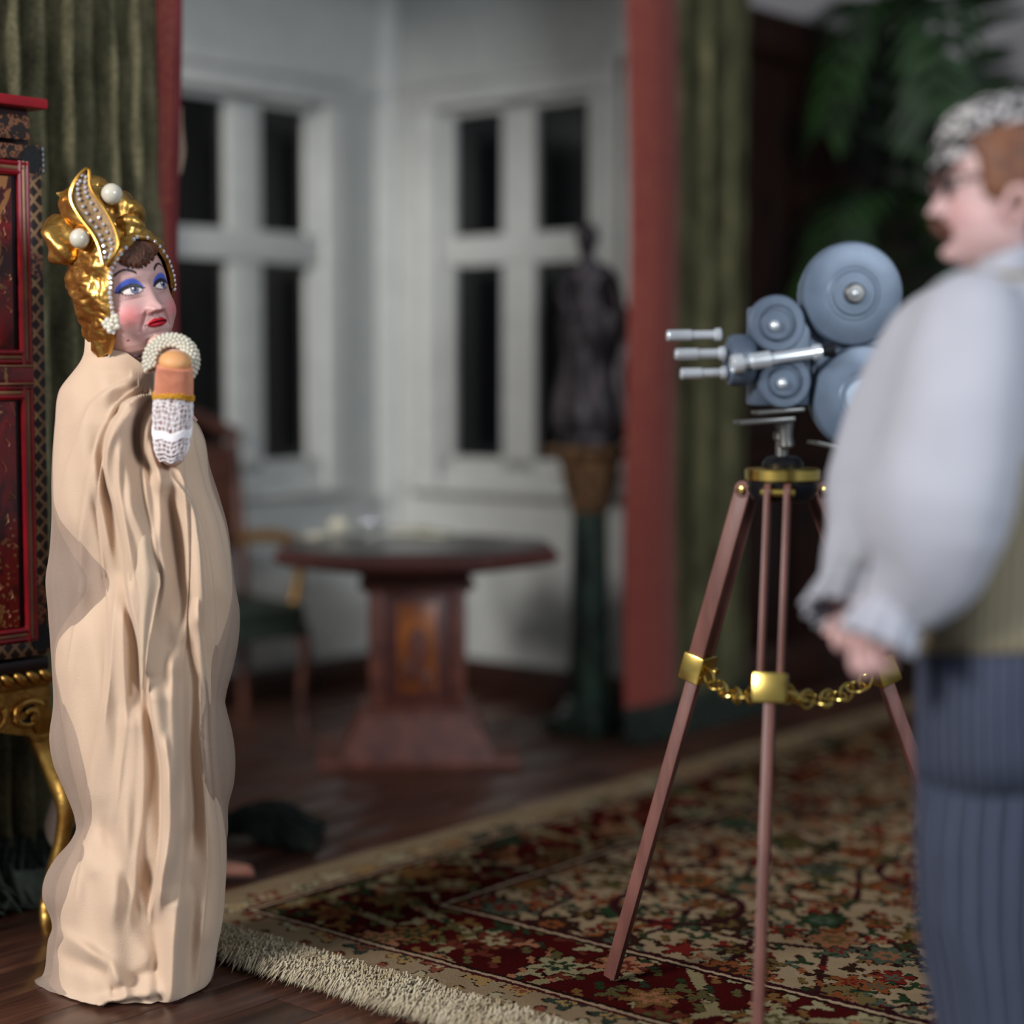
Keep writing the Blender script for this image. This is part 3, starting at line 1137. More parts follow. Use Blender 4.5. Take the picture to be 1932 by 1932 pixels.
# ------------------------------------------------------------------ palm
PB = W(7.3, 3.72)
palm = thing('potted_palm', PB, 'leafy green palm in a dark pot before the walnut wall', 'plant')
MB().lathe([(.13, 0), (.17, .05), (.2, .30), (.215, .34), (.19, .35), (.18, .31), (.02, .30)], 28, Matrix.Translation(PB)).build('pot', M_['pot'], palm)
rg = random.Random(12)
for k in range(14):
    an = 2 * PI * k / 14 + rg.uniform(-.2, .2)
    ln = rg.uniform(.6, 1.1) * (.45 if math.cos(an - ANG - PI / 2) > .3 else 1)
    rise = rg.uniform(.9, 2.5)
    base = PB + Vector((0, 0, .3))
    dirn = Vector((math.cos(an), math.sin(an), 0))
    pts = [base, base + Vector((0, 0, rise * .55)) + dirn * .06, base + Vector((0, 0, rise * 1.0)) + dirn * ln * .35, base + Vector((0, 0, rise * 1.05)) + dirn * ln * .7, base + Vector((0, 0, rise * .86)) + dirn * ln * .92]
    sp = cr(pts, 6)
    sp = [W(q.x * UX + q.y * UY, min(-q.x * UY + q.y * UX, 4.07), q.z) for q in sp]
    stem = MB().tube(sp, [.012 - .009 * i / len(sp) for i in range(len(sp))], 6).build('frond', M_['leaf'], palm)
    m = MB()
    n = len(sp)
    side = dirn.cross(Vector((0, 0, 1)))
    for i in range(int(n * .38), n):
        t = (i - n * .38) / (n * .62)
        tang = (sp[min(i + 1, n - 1)] - sp[max(i - 1, 0)]).normalized()
        for sg in (-1, 1):
            for hh in (0, .5):
                L = .42 * (1 - .55 * t) * rg.uniform(.85, 1.1)
                q0 = sp[i] + tang * hh * .04
                dr = (side * sg * 1.0 + tang * .75 + Vector((0, 0, -.28))).normalized()
                wv = tang.cross(dr).cross(dr).normalized() * .022
                th_ = Vector((0, 0, .002))
                q1 = q0 + dr * L * .5 + Vector((0, 0, .02))
                q2 = q0 + dr * L - Vector((0, 0, .03))
                m.add([q0 - wv * .4, q0 + wv * .4, q1 + wv, q1 - wv, q2, q0 - th_, q1 - th_], [(0, 1, 2, 3), (3, 2, 4), (0, 3, 6, 5), (5, 6, 2, 1), (3, 4, 6), (4, 2, 6)])
    m.v = [tuple(W(q[0] * UX + q[1] * UY, min(-q[0] * UY + q[1] * UX, 4.085), q[2])) for q in m.v]
    tag(m.build('leaflets', M_['leaf'], stem), None, None, None, 'stuff')

# ------------------------------------------------------------------ lacquer cabinet on a gilt stand
def lattice_mat():
    t = NT('gilt_lattice_on_black')
    sx = t.n('ShaderNodeSeparateXYZ')
    v = t.coord('Object')
    nz = t.noise(v, 40, 2)
    ad = t.n('ShaderNodeVectorMath', operation='MULTIPLY_ADD')
    t.l(nz.outputs['Color'], ad.inputs[0])
    ad.inputs[1].default_value = (.006, 0, .006)
    t.l(v, ad.inputs[2])
    t.l(ad.outputs[0], sx.inputs[0])
    p, q = sx.outputs[0], sx.outputs[2]
    k = 1 / .024
    s1 = t.math('ABSOLUTE', t.math('SINE', t.math('MULTIPLY', t.math('ADD', p, t.math('MULTIPLY', q, .62)), k * PI)))
    s2 = t.math('ABSOLUTE', t.math('SINE', t.math('MULTIPLY', t.math('SUBTRACT', p, t.math('MULTIPLY', q, .62)), k * PI)))
    line = t.math('LESS_THAN', t.math('MINIMUM', s1, s2), .42)
    zone = t.noise(t.coord('Object', (.2, .2, 1)), 5.5, 1)
    motif = t.math('GREATER_THAN', zone.outputs[0], .60)
    gold = t.mix(t.noise(v, 26, 3).outputs[0], srgb(176, 138, 96), srgb(116, 80, 54))
    blk = srgb(40, 24, 20)
    c = t.mix(line, blk, gold)
    blob = t.ramp(t.noise(v, 60, 2).outputs[0], [(.42, srgb(52, 40, 36)), (.5, srgb(150, 96, 66)), (.6, srgb(84, 56, 40))], 'CONSTANT')
    c = t.mix(motif, c, blob)
    t.l(c, t.bsdf.inputs['Base Color'])
    t.set(Roughness=.4)
    t.bump(line, .3, .002)
    return t.m


def lacquer_panel():
    t = NT('red_lacquer_painting')
    v = t.coord('Object', (1, 1, .8))
    n1 = t.noise(v, 7, 5, .6, .6)
    c = t.ramp(n1.outputs[0], [(.30, srgb(46, 14, 16)), (.44, srgb(98, 22, 22)), (.54, srgb(166, 26, 28)), (.66, srgb(112, 30, 26)), (.78, srgb(60, 26, 24))])
    n2 = t.noise(t.coord('Object', (1, 1, .6), loc=(3, 1, 2)), 17, 4, .55, 1.2)
    g = t.math('GREATER_THAN', n2.outputs[0], .60)
    c = t.mix(g, c, srgb(178, 118, 66))
    vv = t.n('ShaderNodeTexVoronoi')
    vv.inputs['Scale'].default_value = 75
    t.l(t.coord('Object'), vv.inputs['Vector'])
    dots = t.math('MULTIPLY', t.math('LESS_THAN', vv.outputs['Distance'], .30), t.math('GREATER_THAN', t.noise(t.coord('Object'), 9, 1).outputs[0], .57))
    c = t.mix(dots, c, srgb(206, 150, 92))
    t.l(c, t.bsdf.inputs['Base Color'])
    t.set(Roughness=.3)
    t.bsdf.inputs['Coat Weight'].default_value = .4
    t.bsdf.inputs['Coat Roughness'].default_value = .15
    return t.m


M_['lattice'] = lattice_mat()
M_['lacquer_paint'] = lacquer_panel()
M_['red_lacq'] = simple('red_lacquer', srgb(150, 18, 30), srgb(120, 12, 24), .25, spec=.6)
M_['red_top'] = simple('bright_red_lacquer', srgb(176, 26, 38), srgb(158, 20, 32), .35)
M_['dark_lacq'] = simple('dark_lacquer', srgb(48, 14, 16), srgb(34, 12, 14), .35)
M_['bead_gold'] = simple('gilt_bead', srgb(176, 132, 98), srgb(140, 98, 70), .4, .3)

CA, CBK = 2.662, 3.695
cab = thing('lacquer_cabinet', W(CA - .45, CBK + .12), 'red and gilt painted lacquer cabinet on carved gilded stand, left of the doll', 'cabinet')
MK = RM(CA, CBK)                         # local x: 0 = right edge, negative to the left; local -y = front
CW, CD = .92, .25


def zpx(y, d=4.44):
    return P(85, y, d).z


zt_, zf0, zd1, zmid1, zmid0, zd0, zb0 = zpx(193), zpx(272), zpx(279), zpx(688), zpx(727), zpx(1228), zpx(1246)
MB().box((-CW / 2, CD / 2 + .012, (zb0 + zt_) / 2), (CW - .01, CD - .02, zt_ - zb0 - .02), MK, .003).build('body', M_['dark_lacq'], cab)
# cornice and frieze
MB().box((-CW / 2 + .0, CD / 2 - .02, zt_ - .011), (CW + .016, CD + .04, .024), MK, .004).build('cornice', M_['red_top'], cab)
MB().box((-CW / 2 - .012, CD / 2, zt_ - .03), (CW - .02, CD, .018), MK, .003).build('cornice_step', M_['dark_lacq'], cab)
MB().box((-CW / 2 - .010, .002, (zf0 + zt_ - .035) / 2), (CW - .02, .016, zt_ - .04 - zf0), MK, .003).build('frieze', M_['lattice'], cab)
# the door
door = MB().box((-CW / 4 - .002, -.006, (zd0 + zd1) / 2), (CW / 2 - .004, .02, zd1 - zd0), MK, .002).build('door', M_['dark_lacq'], cab)
MB().box((-CW * .75 + .002, -.006, (zd0 + zd1) / 2), (CW / 2 - .004, .02, zd1 - zd0), MK, .002).build('door', M_['red_lacq'], cab)
st = .034
MB().box((-.002 - st / 2, -.019, (zd0 + zd1) / 2), (st, .008, zd1 - zd0), MK, .002).build('lattice_stile', M_['lattice'], door)
MB().box((-CW / 4, -.0195, zd1 - .02), (CW / 2 - .01, .007, .036), MK, .002).build('lattice_rail', M_['lattice'], door)
MB().box((-CW / 4, -.0195, zd0 + .018), (CW / 2 - .01, .007, .034), MK, .002).build('lattice_rail', M_['lattice'], door)
MB().box((-CW / 4 - .01, -.020, (zmid0 + zmid1) / 2), (CW / 2 - .05, .012, zmid1 - zmid0), MK, .004).build('middle_rail', M_['lacquer_paint'], door)
MB().tube([MK @ Vector((-.036, -.026, zmid1 - .004)), MK @ Vector((-.4, -.026, zmid1 - .004))], .003, 6).build('gilt_line', M_['bead_gold'], door)
MB().tube([MK @ Vector((-.036, -.026, zmid0 + .004)), MK @ Vector((-.4, -.026, zmid0 + .004))], .003, 6).build('gilt_line', M_['bead_gold'], door)
for (z0, z1) in ((zmid1, zd1 - .04), (zd0 + .036, zmid0)):
    x = -.002 - st
    for (off, r, mk) in ((.006, .0065, 'red_lacq'), (.0165, .0055, 'bead_gold'), (.027, .0075, 'red_lacq')):
        xx = x - off
        fr_ = MB()
        fr_.tube([MK @ Vector((xx, -.020, z0)), MK @ Vector((xx, -.020, z1))], r, 8)
        for zz, sg in ((z0, 1), (z1, -1)):
            fr_.tube([MK @ Vector((xx, -.020, zz + sg * off)), MK @ Vector((-CW / 2 + .04, -.020, zz + sg * off))], r, 8)
        fr_.build('panel_moulding', M_[mk], door)
    xi = x - .037
    MB().box((xi - .006, -.013, (z0 + z1) / 2), (.012, .008, z1 - z0 - .06), MK, .002).build('recess_shade', M_['blackmetal'], door)  # black strip stands in for the shade of the panel recess
    MB().box(((xi - .012 - CW / 2 + .05) / 2, -.0175, (z0 + z1) / 2), (CW / 2 - .05 + xi - .012, .004, z1 - z0 - .075), MK, .001).build('painted_panel', M_['lacquer_paint'], door)
    m = MB()
    rg = random.Random(int(z0 * 100))
    for i in range(26):
        cx, cz = xi - .02 - rg.random() * .07, z0 + .06 + rg.random() * (z1 - z0 - .12)
        an = rg.uniform(-.6, .6) + (PI / 2 if rg.random() < .6 else 0)
        L = rg.uniform(.008, .032)
        pts = [MK @ Vector((cx + L * (s - .5) * math.cos(an) + .004 * math.sin(s * 5), -.0200, cz + L * (s - .5) * math.sin(an))) for s in np.linspace(0, 1, 6)]
        m.tube(pts, [.0006, .0022, .003, .0028, .0018, .0006], 5, flat=.4)
    tag(m.build('gilt_strokes', M_['bead_gold'], door), None, None, None, 'stuff')
# black hinges
for zc in (zpx(306), zpx(1196)):
    hg = MB()
    poly = []
    for i in range(24):
        an = 2 * PI * i / 24
        poly.append((.030 * math.cos(an) * (1 if math.cos(an) < 0 else .8), .034 * math.sin(an)))
    Mh = MK @ Matrix.Translation((-.026, -.0195, zc)) @ Matrix.Rotation(PI / 2, 4, 'X')
    hg.prism(poly, -.001, .005, Mh)
    ho = hg.build('hinge', M_['black_hinge'], door)
    for k in range(5):
        MB().lathe([(.0045, -.006), (.0052, -.005), (.0052, .005), (.0045, .006)], 10, MK @ Matrix.Translation((.004, -.02, zc + (k - 2) * .0125))).build('hinge_knuckle', M_['pewter'], ho)
MB().box((-CW / 2, CD / 2 - .004, zb0 - .0), (CW, CD + .02, .03), MK, .004).build('base_moulding', M_['dark_lacq'], cab)
# gilded stand
sd = zb0 - .014
ap0 = zpx(1394)
rope = None
for i in range(26):
    Mx = MK @ Matrix.Translation((-.012 - i * .036, -.016, sd - .016)) @ Matrix.Rotation(.7, 4, 'Y')
    if rope is None:
        rope = MB().sphere((0, 0, 0), .017, 12, 8, None, (1.35, .9, .75)).build('rope_bead', M_['gold'], cab)
        rope.matrix_basis = Mx
    else:
        inst('rope_bead', rope.data, Mx, cab)
MB().box((-CW / 2, CD / 2, sd - .03), (CW + .01, CD + .03, .03), MK, .01).build('stand_moulding', M_['gold'], cab)
# apron: board with scalloped lower edge
poly = [(.004, sd - .04)]
n = 60
for i in range(n + 1):
    x = .004 - CW * i / n
    s = i / n
    dip = .028 * abs(math.cos(s * PI * 3)) + (.018 if s < .06 or s > .94 else 0)
    poly.append((x, ap0 + .045 - dip))
poly.append((.004 - CW, sd - .04))
Ma = MK @ Matrix.Rotation(PI / 2, 4, 'X')
MB().prism(poly, -.02, .008, Ma).build('apron', M_['gold'], cab, True, 30)
for (cx, cz, r0, tw_) in ((-.062, sd - .105, .036, 1), (-.17, sd - .10, .034, -1), (-.30, sd - .105, .036, 1)):
    scl = MB()
    pts = []
    for i in range(40):
        t = i / 39
        an = tw_ * t * 3.6 * PI * .72 + .6
        r = r0 * (1 - .72 * t)
        pts.append(MK @ Vector((cx + r * 1.3 * math.cos(an), -.012 - .010 * t, cz + r * math.sin(an))))
    scl.tube(pts, [.009 - .003 * i / 39 for i in range(40)], 8)
    scl.build('scroll_carving', M_['gold'], cab)
m = MB()
for i in range(9):
    an = -.9 + i * .22
    p0 = Vector((.0 - .004, -.014, sd - .06 - i * .002))
    m.tube([MK @ Vector((-.005 - i * .0045, -.014, sd - .075)), MK @ Vector((-.004 - i * .0065, -.022, sd - .115)), MK @ Vector((-.002 - i * .004, -.014, sd - .155))], [.002, .0045, .002], 6)
m.build('leaf_carving', M_['gold'], cab)
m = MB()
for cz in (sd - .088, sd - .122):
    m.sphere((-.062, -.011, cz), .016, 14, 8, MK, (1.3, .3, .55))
m.build('hollow_shade', M_['blackmetal'], cab)  # raised black lumps painted as the shade inside the scroll holes
lg = None
for (lx, ly, flip) in ((-.02, .01, 1), (-CW + .02, .01, -1), (-.16, CD - .13, 1), (-CW + .02, CD - .13, -1)):
    m = MB()
    p0 = MK @ Vector((lx, ly, 0))
    if flip == 1 and ly < .05:
        prof = [P(78, 1385, 4.43), P(108, 1465, 4.42), P(124, 1520, 4.40), P(118, 1580, 4.40), P(102, 1640, 4.41), P(88, 1700, 4.42), P(88, 1735, 4.40)]
        e_ = G(95, 1760)
        prof.append(Vector((e_.x, e_.y, .004)))
    else:
        o = Vector((lx, ly, 0))
        prof = [MK @ (o + Vector((flip * dx_, 0, z))) for dx_, z in ((0, .50), (-.02, .38), (-.03, .28), (-.04, .16), (-.05, .06), (-.05, .025), (-.05, .004))]
    sp = cr(prof, 6)
    rad = [interp([(0, .030), (.15, .024), (.35, .017), (.7, .013), (.9, .014), (1, .018)], i / (len(sp) - 1)) for i in range(len(sp))]
    m.tube(sp, rad, 12, flat=1.25)
    m.build('leg', M_['gold'], cab)

# ------------------------------------------------------------------ tripod
AP = P(1476, 925, 3.75)
LF = G(1150, 1872)
LF.z = .024
MF = Vector((P(1421, 1932, 3.52).x - .004, 3.44, .024))
RF = Vector((1.045, 3.92, .024))
tri = thing('tripod', (AP.x, AP.y, 0), 'brown wooden camera tripod with brass clamps and chain standing on the rug', 'tripod')
top_z = AP.z
for foot in (LF, MF, RF):
    hd = Vector((foot.x - AP.x, foot.y - AP.y, 0)).normalized()
    tg = Vector((-hd.y, hd.x, 0))
    top = Vector((AP.x, AP.y, top_z)) + hd * .078
    ax = (foot - top)
    L = ax.length
    ax.normalize()
    nrm = tg.cross(ax).normalized()          # broad direction
    R3 = Matrix((nrm, tg, -ax)).transposed().to_4x4()
    leg = None
    tcl = .345
    for sg in (-1, 1):
        m = MB()
        zc = -L * (tcl + .04) / 2
        m.box((0, sg * .0195, -(L * (tcl + .02)) / 2), (.036, .012, L * (tcl + .02)), Matrix.Translation(top) @ R3, .003)
        m.lathe([(.018, -.006), (.018, .006)], 20, Matrix.Translation(top) @ R3 @ Matrix.Translation((0, sg * .0195, 0)) @ Matrix.Rotation(PI / 2, 4, 'X'))
        if leg is None:
            leg = m.build('leg', M_['leg_wood'], tri)
        else:
            m.build('side_board', M_['leg_wood'], leg)
    MB().box((0, 0, -(L * tcl + L) / 2 + .01), (.030, .022, L * (1 - tcl)), Matrix.Translation(top) @ R3, .004).build('lower_board', M_['leg_wood'], leg)
    cz = -L * tcl
    MB().box((0, 0, cz), (.049, .066, .058), Matrix.Translation(top) @ R3, .003).build('brass_clamp', M_['brass'], leg)
    sgx = 1
    kn = MB()
    kn.lathe([(.004, 0), (.004, .012), (.009, .013), (.010, .018), (.009, .022), (.003, .024)], 12, Matrix.Translation(top) @ R3 @ Matrix.Translation((.0245, 0, cz + .004)) @ Matrix.Rotation(PI / 2, 4, 'Y'))
    kn.build('clamp_screw', M_['brass'], leg)
    MB().lathe([(.006, -.034), (.008, -.033), (.008, .033), (.006, .034)], 12, Matrix.Translation(top) @ R3 @ Matrix.Rotation(PI / 2, 4, 'X')).build('pivot_bolt', M_['brass'], leg)
    foot_clamp = Matrix.Translation(top) @ R3 @ Vector((0, 0, cz))
    if foot is LF:
        CLl = foot_clamp
    elif foot is MF:
        CLm = foot_clamp
    else:
        CLr = foot_clamp
MAP = Matrix.Translation((AP.x, AP.y, top_z))
MB().lathe([(.05, -.022), (.062, -.018), (.070, .0), (.072, .014), (.068, .02)], 40, MAP).build('head', M_['blackmetal'], tri)
MB().lathe([(.072, .02), (.076, .023), (.076, .042), (.072, .045)], 48, MAP).build('brass_ring', M_['brass'], tri)
MB().lathe([(.040, .045), (.042, .055), (.034, .066), (.026, .07)], 32, MAP).build('turntable', M_['blackmetal'], tri)
MB().lathe([(.013, .066), (.013, .10), (.018, .104), (.018, .118), (.011, .122), (.011, .142)], 24, MAP @ Matrix.Translation((-.002, 0, 0))).build('stem', M_['pewter'], tri)
# chains
lm = None
for (p0, p1, sag, nl, nm) in ((CLl, CLm, .025, 8, 'a'), (CLm, CLr, .03, 9, 'b')):
    d_ = (p1 - p0)
    hdir = d_.normalized()
    q0, q1 = p0 + hdir * .034 - Vector((0, 0, .012)), p1 - hdir * .034 - Vector((0, 0, .012))
    chn = None
    pts = []
    for i in range(nl + 1):
        t = i / nl
        pts.append(q0.lerp(q1, t) - Vector((0, 0, sag * 4 * t * (1 - t))))
    for i in range(nl):
        c = (pts[i] + pts[i + 1]) / 2
        dr = (pts[i + 1] - pts[i])
        L = dr.length
        ori = dr.to_track_quat('X', 'Z').to_matrix().to_4x4() @ Matrix.Rotation(PI / 2 * (1 if i % 2 == 0 else .15), 4, 'X')
        m = MB()
        big = (nm == 'b' and i == 3)
        rx, ry, rt = (L * .68, L * .56, .0034) if not big else (L * .95, L * .9, .0034)
        m.tube([(rx * math.cos(a_), ry * math.sin(a_), 0) for a_ in np.linspace(0, 2 * PI, 18, endpoint=False)], rt, 6, Matrix.Translation(c) @ ori, closed=True)
        if chn is None:
            chn = m.build('chain', M_['brass'], tri)
        else:
            m.build('chain_link', M_['brass'], chn)
    if nm == 'b':
        MB().tube([q0.lerp(q1, .03), q0.lerp(q1, .13) - Vector((0, 0, .012)), q0.lerp(q1, .2) - Vector((0, 0, .026))], [.006, .012, .007], 10).build('clasp', M_['brass'], chn)

# ------------------------------------------------------------------ film camera on the tripod
CY = 3.75
YAW = math.radians(7)
RC = Matrix.Rotation(YAW, 4, 'Z')
fc = thing('film_camera', (AP.x, AP.y, P(1475, 800, CY).z), 'grey-blue vintage movie camera with two round film reels and chrome lenses', 'camera')
PXM = CY / FPX


def CP(x, y, off=0.0):
    dx_ = (x - 1500) * PXM
    p = P(1500, y, CY)
    return Vector((p.x, p.y, p.z)) + RC @ Vector((dx_, -off, 0))


def side_axis(x, y, off):          # lathe z axis points to the viewer's side of the camera
    return Matrix.Translation(CP(x, y, off)) @ RC @ Matrix.Rotation(PI / 2, 4, 'X')


def disc(x, y, rp, off, th, prof, name, mat, parent):
    r = rp * PXM
    return MB().lathe([(r * a_, th * b_) for a_, b_ in prof], 56, side_axis(x, y, off)).build(name, mat, parent, True, 35)


reelp = [(.93, -1), (1, -.85), (1, .6), (.97, .9), (.93, 1), (.52, 1), (.50, 1.12), (.40, 1.12), (.385, .95), (.20, .95)]
# body
m = MB()
m.box((0, 0, 0), (.118, .075, .20), Matrix.Translation(CP(1470, 672, -.01)) @ RC, .008)
m.build('body', M_['steel_blue'], fc)
m = MB()
cs = [(1600, 556, 84), (1624, 752, 88)]
poly = []
for i in range(13):
    an = PI * i / 12
    poly.append((1600 + 84 * math.cos(an), 556 - 84 * math.sin(an)))
for i in range(13):
    an = PI + PI * i / 12
    poly.append((1624 + 88 * math.cos(an), 752 - 88 * math.sin(an)))
v0 = [CP(x, y, .012) for x, y in poly]
v1 = [CP(x, y, -.05) for x, y in poly]
n = len(poly)
m.add(v0 + v1, [tuple(reversed(range(n))), tuple(range(n, 2 * n))] + [(i, (i + 1) % n, n + (i + 1) % n, n + i) for i in range(n)])
m.build('magazine', M_['steel_blue'], fc)
for (x, y, rp) in ((1600, 555, 97), (1624, 751, 100)):
    rl = disc(x, y, rp, .028, .017, reelp, 'film_reel', M_['steel_blue'], fc)
    if y < 600:
        disc(x, y, 44, .045, .006, [(.95, -1), (1, 0), (.9, 1), (.45, 1.1), (.4, .2)], 'reel_boss', M_['steel_blue'], rl)
        disc(x, y, 19, .050, .012, [(1, -1), (1, .6), (.8, 1), (.2, 1.05)], 'spindle', M_['pewter'], rl)
        MB().sphere(CP(x - 2, y, .064), .007, 12, 8).build('spindle_nut', M_['chrome'], rl)
    else:
        disc(x, y, 40, .045, .008, [(.95, -1), (1, 0), (.92, 1), (.55, 1.1), (.5, .2)], 'reel_boss', simple('pale_blue_ring', srgb(160, 178, 196), None, .35, .3), rl)
        disc(x, y, 21, .048, .010, [(1, -1), (1, .6), (.7, .9), (.2, .9)], 'spindle', M_['blackmetal'], rl)
        MB().lathe([(.011, 0), (.011, .004), (.006, .005)], 16, side_axis(x, y, .057)).build('spindle_nut', M_['pewter'], rl)
for (x, y, rp, sp_) in ((1453, 612, 53, 1), (1467, 719, 50, 0)):
    rl = disc(x, y, rp, .040, .014, [(.94, -1), (1, -.8), (1, .7), (.94, 1), (.66, 1), (.62, .7), (.2, .7)], 'sprocket_wheel', M_['steel_blue'], fc)
    disc(x - 4, y + 2, rp * .56, .056, .006, [(.95, -1), (1, 0), (.9, 1), (.2, 1)], 'wheel_boss', M_['steel_blue'], rl)
    MB().sphere(CP(x - 8, y + 4, .066), .0105, 14, 10).build('wheel_knob', M_['chrome'], rl)


def along(x0, y0, x1, y1, off, prof, name, mat, parent, n=28, off1=None):
    a_, b_ = CP(x0, y0, off), CP(x1, y1, off if off1 is None else off1)
    d_ = b_ - a_
    Mx = Matrix.Translation(a_) @ d_.to_track_quat('Z', 'X').to_matrix().to_4x4()
    return MB().lathe([(r, z * d_.length) for r, z in prof], n, Mx).build(name, mat, parent, True, 35)


# turret and lenses
tur = along(1368, 680, 1412, 680, .02, [(.030, -.12), (.048, 0), (.052, .2), (.052, .75), (.044, 1.0)], 'turret', M_['steel_blue'], fc, 40)
for (x0, y, x1, off, nm) in ((1253, 634, 1356, .012, 0), (1262, 669, 1356, .045, 1), (1275, 705, 1362, .03, 2)):
    along(x0, y, x1, y - 2, off, [(.0095, 0), (.0112, .02), (.0112, .44), (.0092, .46), (.0092, .86), (.0125, .88), (.0140, .97), (.0105, 1.0)], 'lens', M_['chrome'], tur, 20)
# viewfinder tube along the side
vf = along(1362, 688, 1532, 664, .072, [(.017, 0), (.019, .02), (.019, .12), (.012, .14), (.012, .2), (.0165, .21), (.0165, .42), (.0115, .44), (.0115, .90), (.0155, .92), (.0155, .99), (.012, 1.0)], 'viewfinder', M_['chrome'], fc, 24, .066)
along(1532, 664, 1556, 661, .066, [(.010, 0), (.014, .6), (.017, 1)], 'eyecup', M_['blackmetal'], vf, 20)
# plates and mount
MB().box((0, 0, 0), (.112, .07, .009), Matrix.Translation(CP(1437, 793, .01)) @ RC @ Matrix.Rotation(math.radians(-4), 4, 'Y'), .002).build('base_plate', M_['pewter'], fc)
MB().box((0, 0, 0), (.096, .06, .008), Matrix.Translation(CP(1464, 775, .01)) @ RC @ Matrix.Rotation(math.radians(-4), 4, 'Y'), .002).build('upper_plate', M_['pewter'], fc)
MB().box((0, 0, 0), (.13, .08, .009), Matrix.Translation(CP(1592, 848, .0)) @ RC @ Matrix.Rotation(math.radians(13), 4, 'Y'), .002).build('rear_plate', M_['pewter'], fc)
along(1481, 845, 1477, 797, .01, [(.012, 0), (.016, .1), (.014, .5), (.018, .9), (.018, 1)], 'mount_post', M_['pewter'], fc, 20)

# ------------------------------------------------------------------ doll heads
def paint_mat(name, rough=.5, coat=0.0, sss=.08):
    t = NT(name)
    at = t.n('ShaderNodeVertexColor')
    at.layer_name = 'paint'
    t.l(at.outputs[0], t.bsdf.inputs['Base Color'])
    t.set(Roughness=rough)
    t.bsdf.inputs['Subsurface Weight'].default_value = sss
    t.bsdf.inputs['Subsurface Radius'].default_value = (.012, .005, .003)
    t.bsdf.inputs['Subsurface Scale'].default_value = 1.0
    return t.m


def smst(a, b, x):
    t = np.clip((x - a) / (b - a), 0, 1)
    return t * t * (3 - 2 * t)


def gs(x, z, cx, cz, sx, sz):
    return np.exp(-((x - cx) / sx) ** 2 - ((z - cz) / sz) ** 2)


RING_W = [  # z, half width, front, back
    (.131, .003, .003, .003), (.1285, .020, .022, .026), (.122, .037, .041, .048), (.108, .055, .060, .070), (.085, .070, .078, .090), (.05, .080, .090, .103), (.02, .083, .094, .106), (0, .083, .093, .106),
    (-.03, .081, .093, .100), (-.06, .078, .092, .086), (-.085, .071, .089, .068), (-.105, .059, .084, .058), (-.118, .047, .077, .054), (-.127, .038, .062, .052), (-.133, .036, .046, .050), (-.142, .035, .036, .049),
    (-.17, .037, .033, .049), (-.205, .043, .036, .052), (-.23, .080, .046, .064), (-.26, .125, .062, .08), (-.31, .10, .07, .07), (-.42, .06, .05, .05), (-.55, .04, .04, .04)]


def head_mesh(ring, fn, R, C, nrow=300, ncol=340, tilt_below=-.135, scale=1.0):
    """continuous head-neck-torso surface. fn(x,z,front)->(dy outward, colour)."""
    ring = np.array(ring)
    zt = ring[::-1, 0]
    zs = np.concatenate([.131 - .131 * (1 - np.cos(np.linspace(0, PI / 2, 60))) ** 1.0 * .25, np.linspace(.131 * .75 - .001, -.15, nrow - 100), np.linspace(-.155, ring[-1, 0], 41)])
    zs = np.unique(zs)[::-1]
    s = np.linspace(-1, 1, ncol, endpoint=False)
    th = PI * (.42 * s + .58 * s ** 3)
    ax = np.interp(zs, zt, ring[::-1, 1])[:, None]
    yf = np.interp(zs, zt, ring[::-1, 2])[:, None]
    yb = np.interp(zs, zt, ring[::-1, 3])[:, None]
    ct = np.cos(th)[None, :]
    x = ax * np.sin(th)[None, :]
    y = np.where(ct > 0, -yf * np.abs(ct) ** .86, yb * np.abs(ct))
    z = np.repeat(zs[:, None], ncol, 1)
    front = np.clip(ct, 0, 1) ** .5 * np.ones_like(z)
    dy, dx, dz, col = fn(x, z, front)
    y = y - dy
    x = x + dx
    z = z + dz
    pts = np.stack([x, y, z], -1).reshape(-1, 3)
    Rn = np.array(R.to_3x3())
    up = np.array([0, 0, 1.0])
    # below the jaw the neck bends back to upright
    wz = smst(tilt_below - .09, tilt_below, pts[:, 2])[:, None]
    pr = pts @ Rn.T
    anchor = np.array([0, 0.012, tilt_below])
    pa = anchor @ Rn.T
    Rz = np.array(Matrix.Rotation(R.to_euler().z * .4, 3, 'Z'))
    pu = (pts - anchor) @ Rz.T + pa
    pw = (pr * wz + pu * (1 - wz)) * scale + np.array(C)
    nr = len(zs)
    fs = []
    for k in range(nr - 1):
        o = k * ncol
        for i in range(ncol):
            j = (i + 1) % ncol
            fs.append((o + i, o + ncol + i, o + ncol + j, o + j))
    fs.append(tuple(range(ncol)))
    m = MB()
    m.v = [tuple(q) for q in pw]
    m.f = fs
    return m, col.reshape(-1, 3)


def lin(r, g, b):
    return np.array(srgb(r, g, b)[:3])


def lerpc(c, mask, colr):
    return c * (1 - mask[..., None]) + colr * mask[..., None]


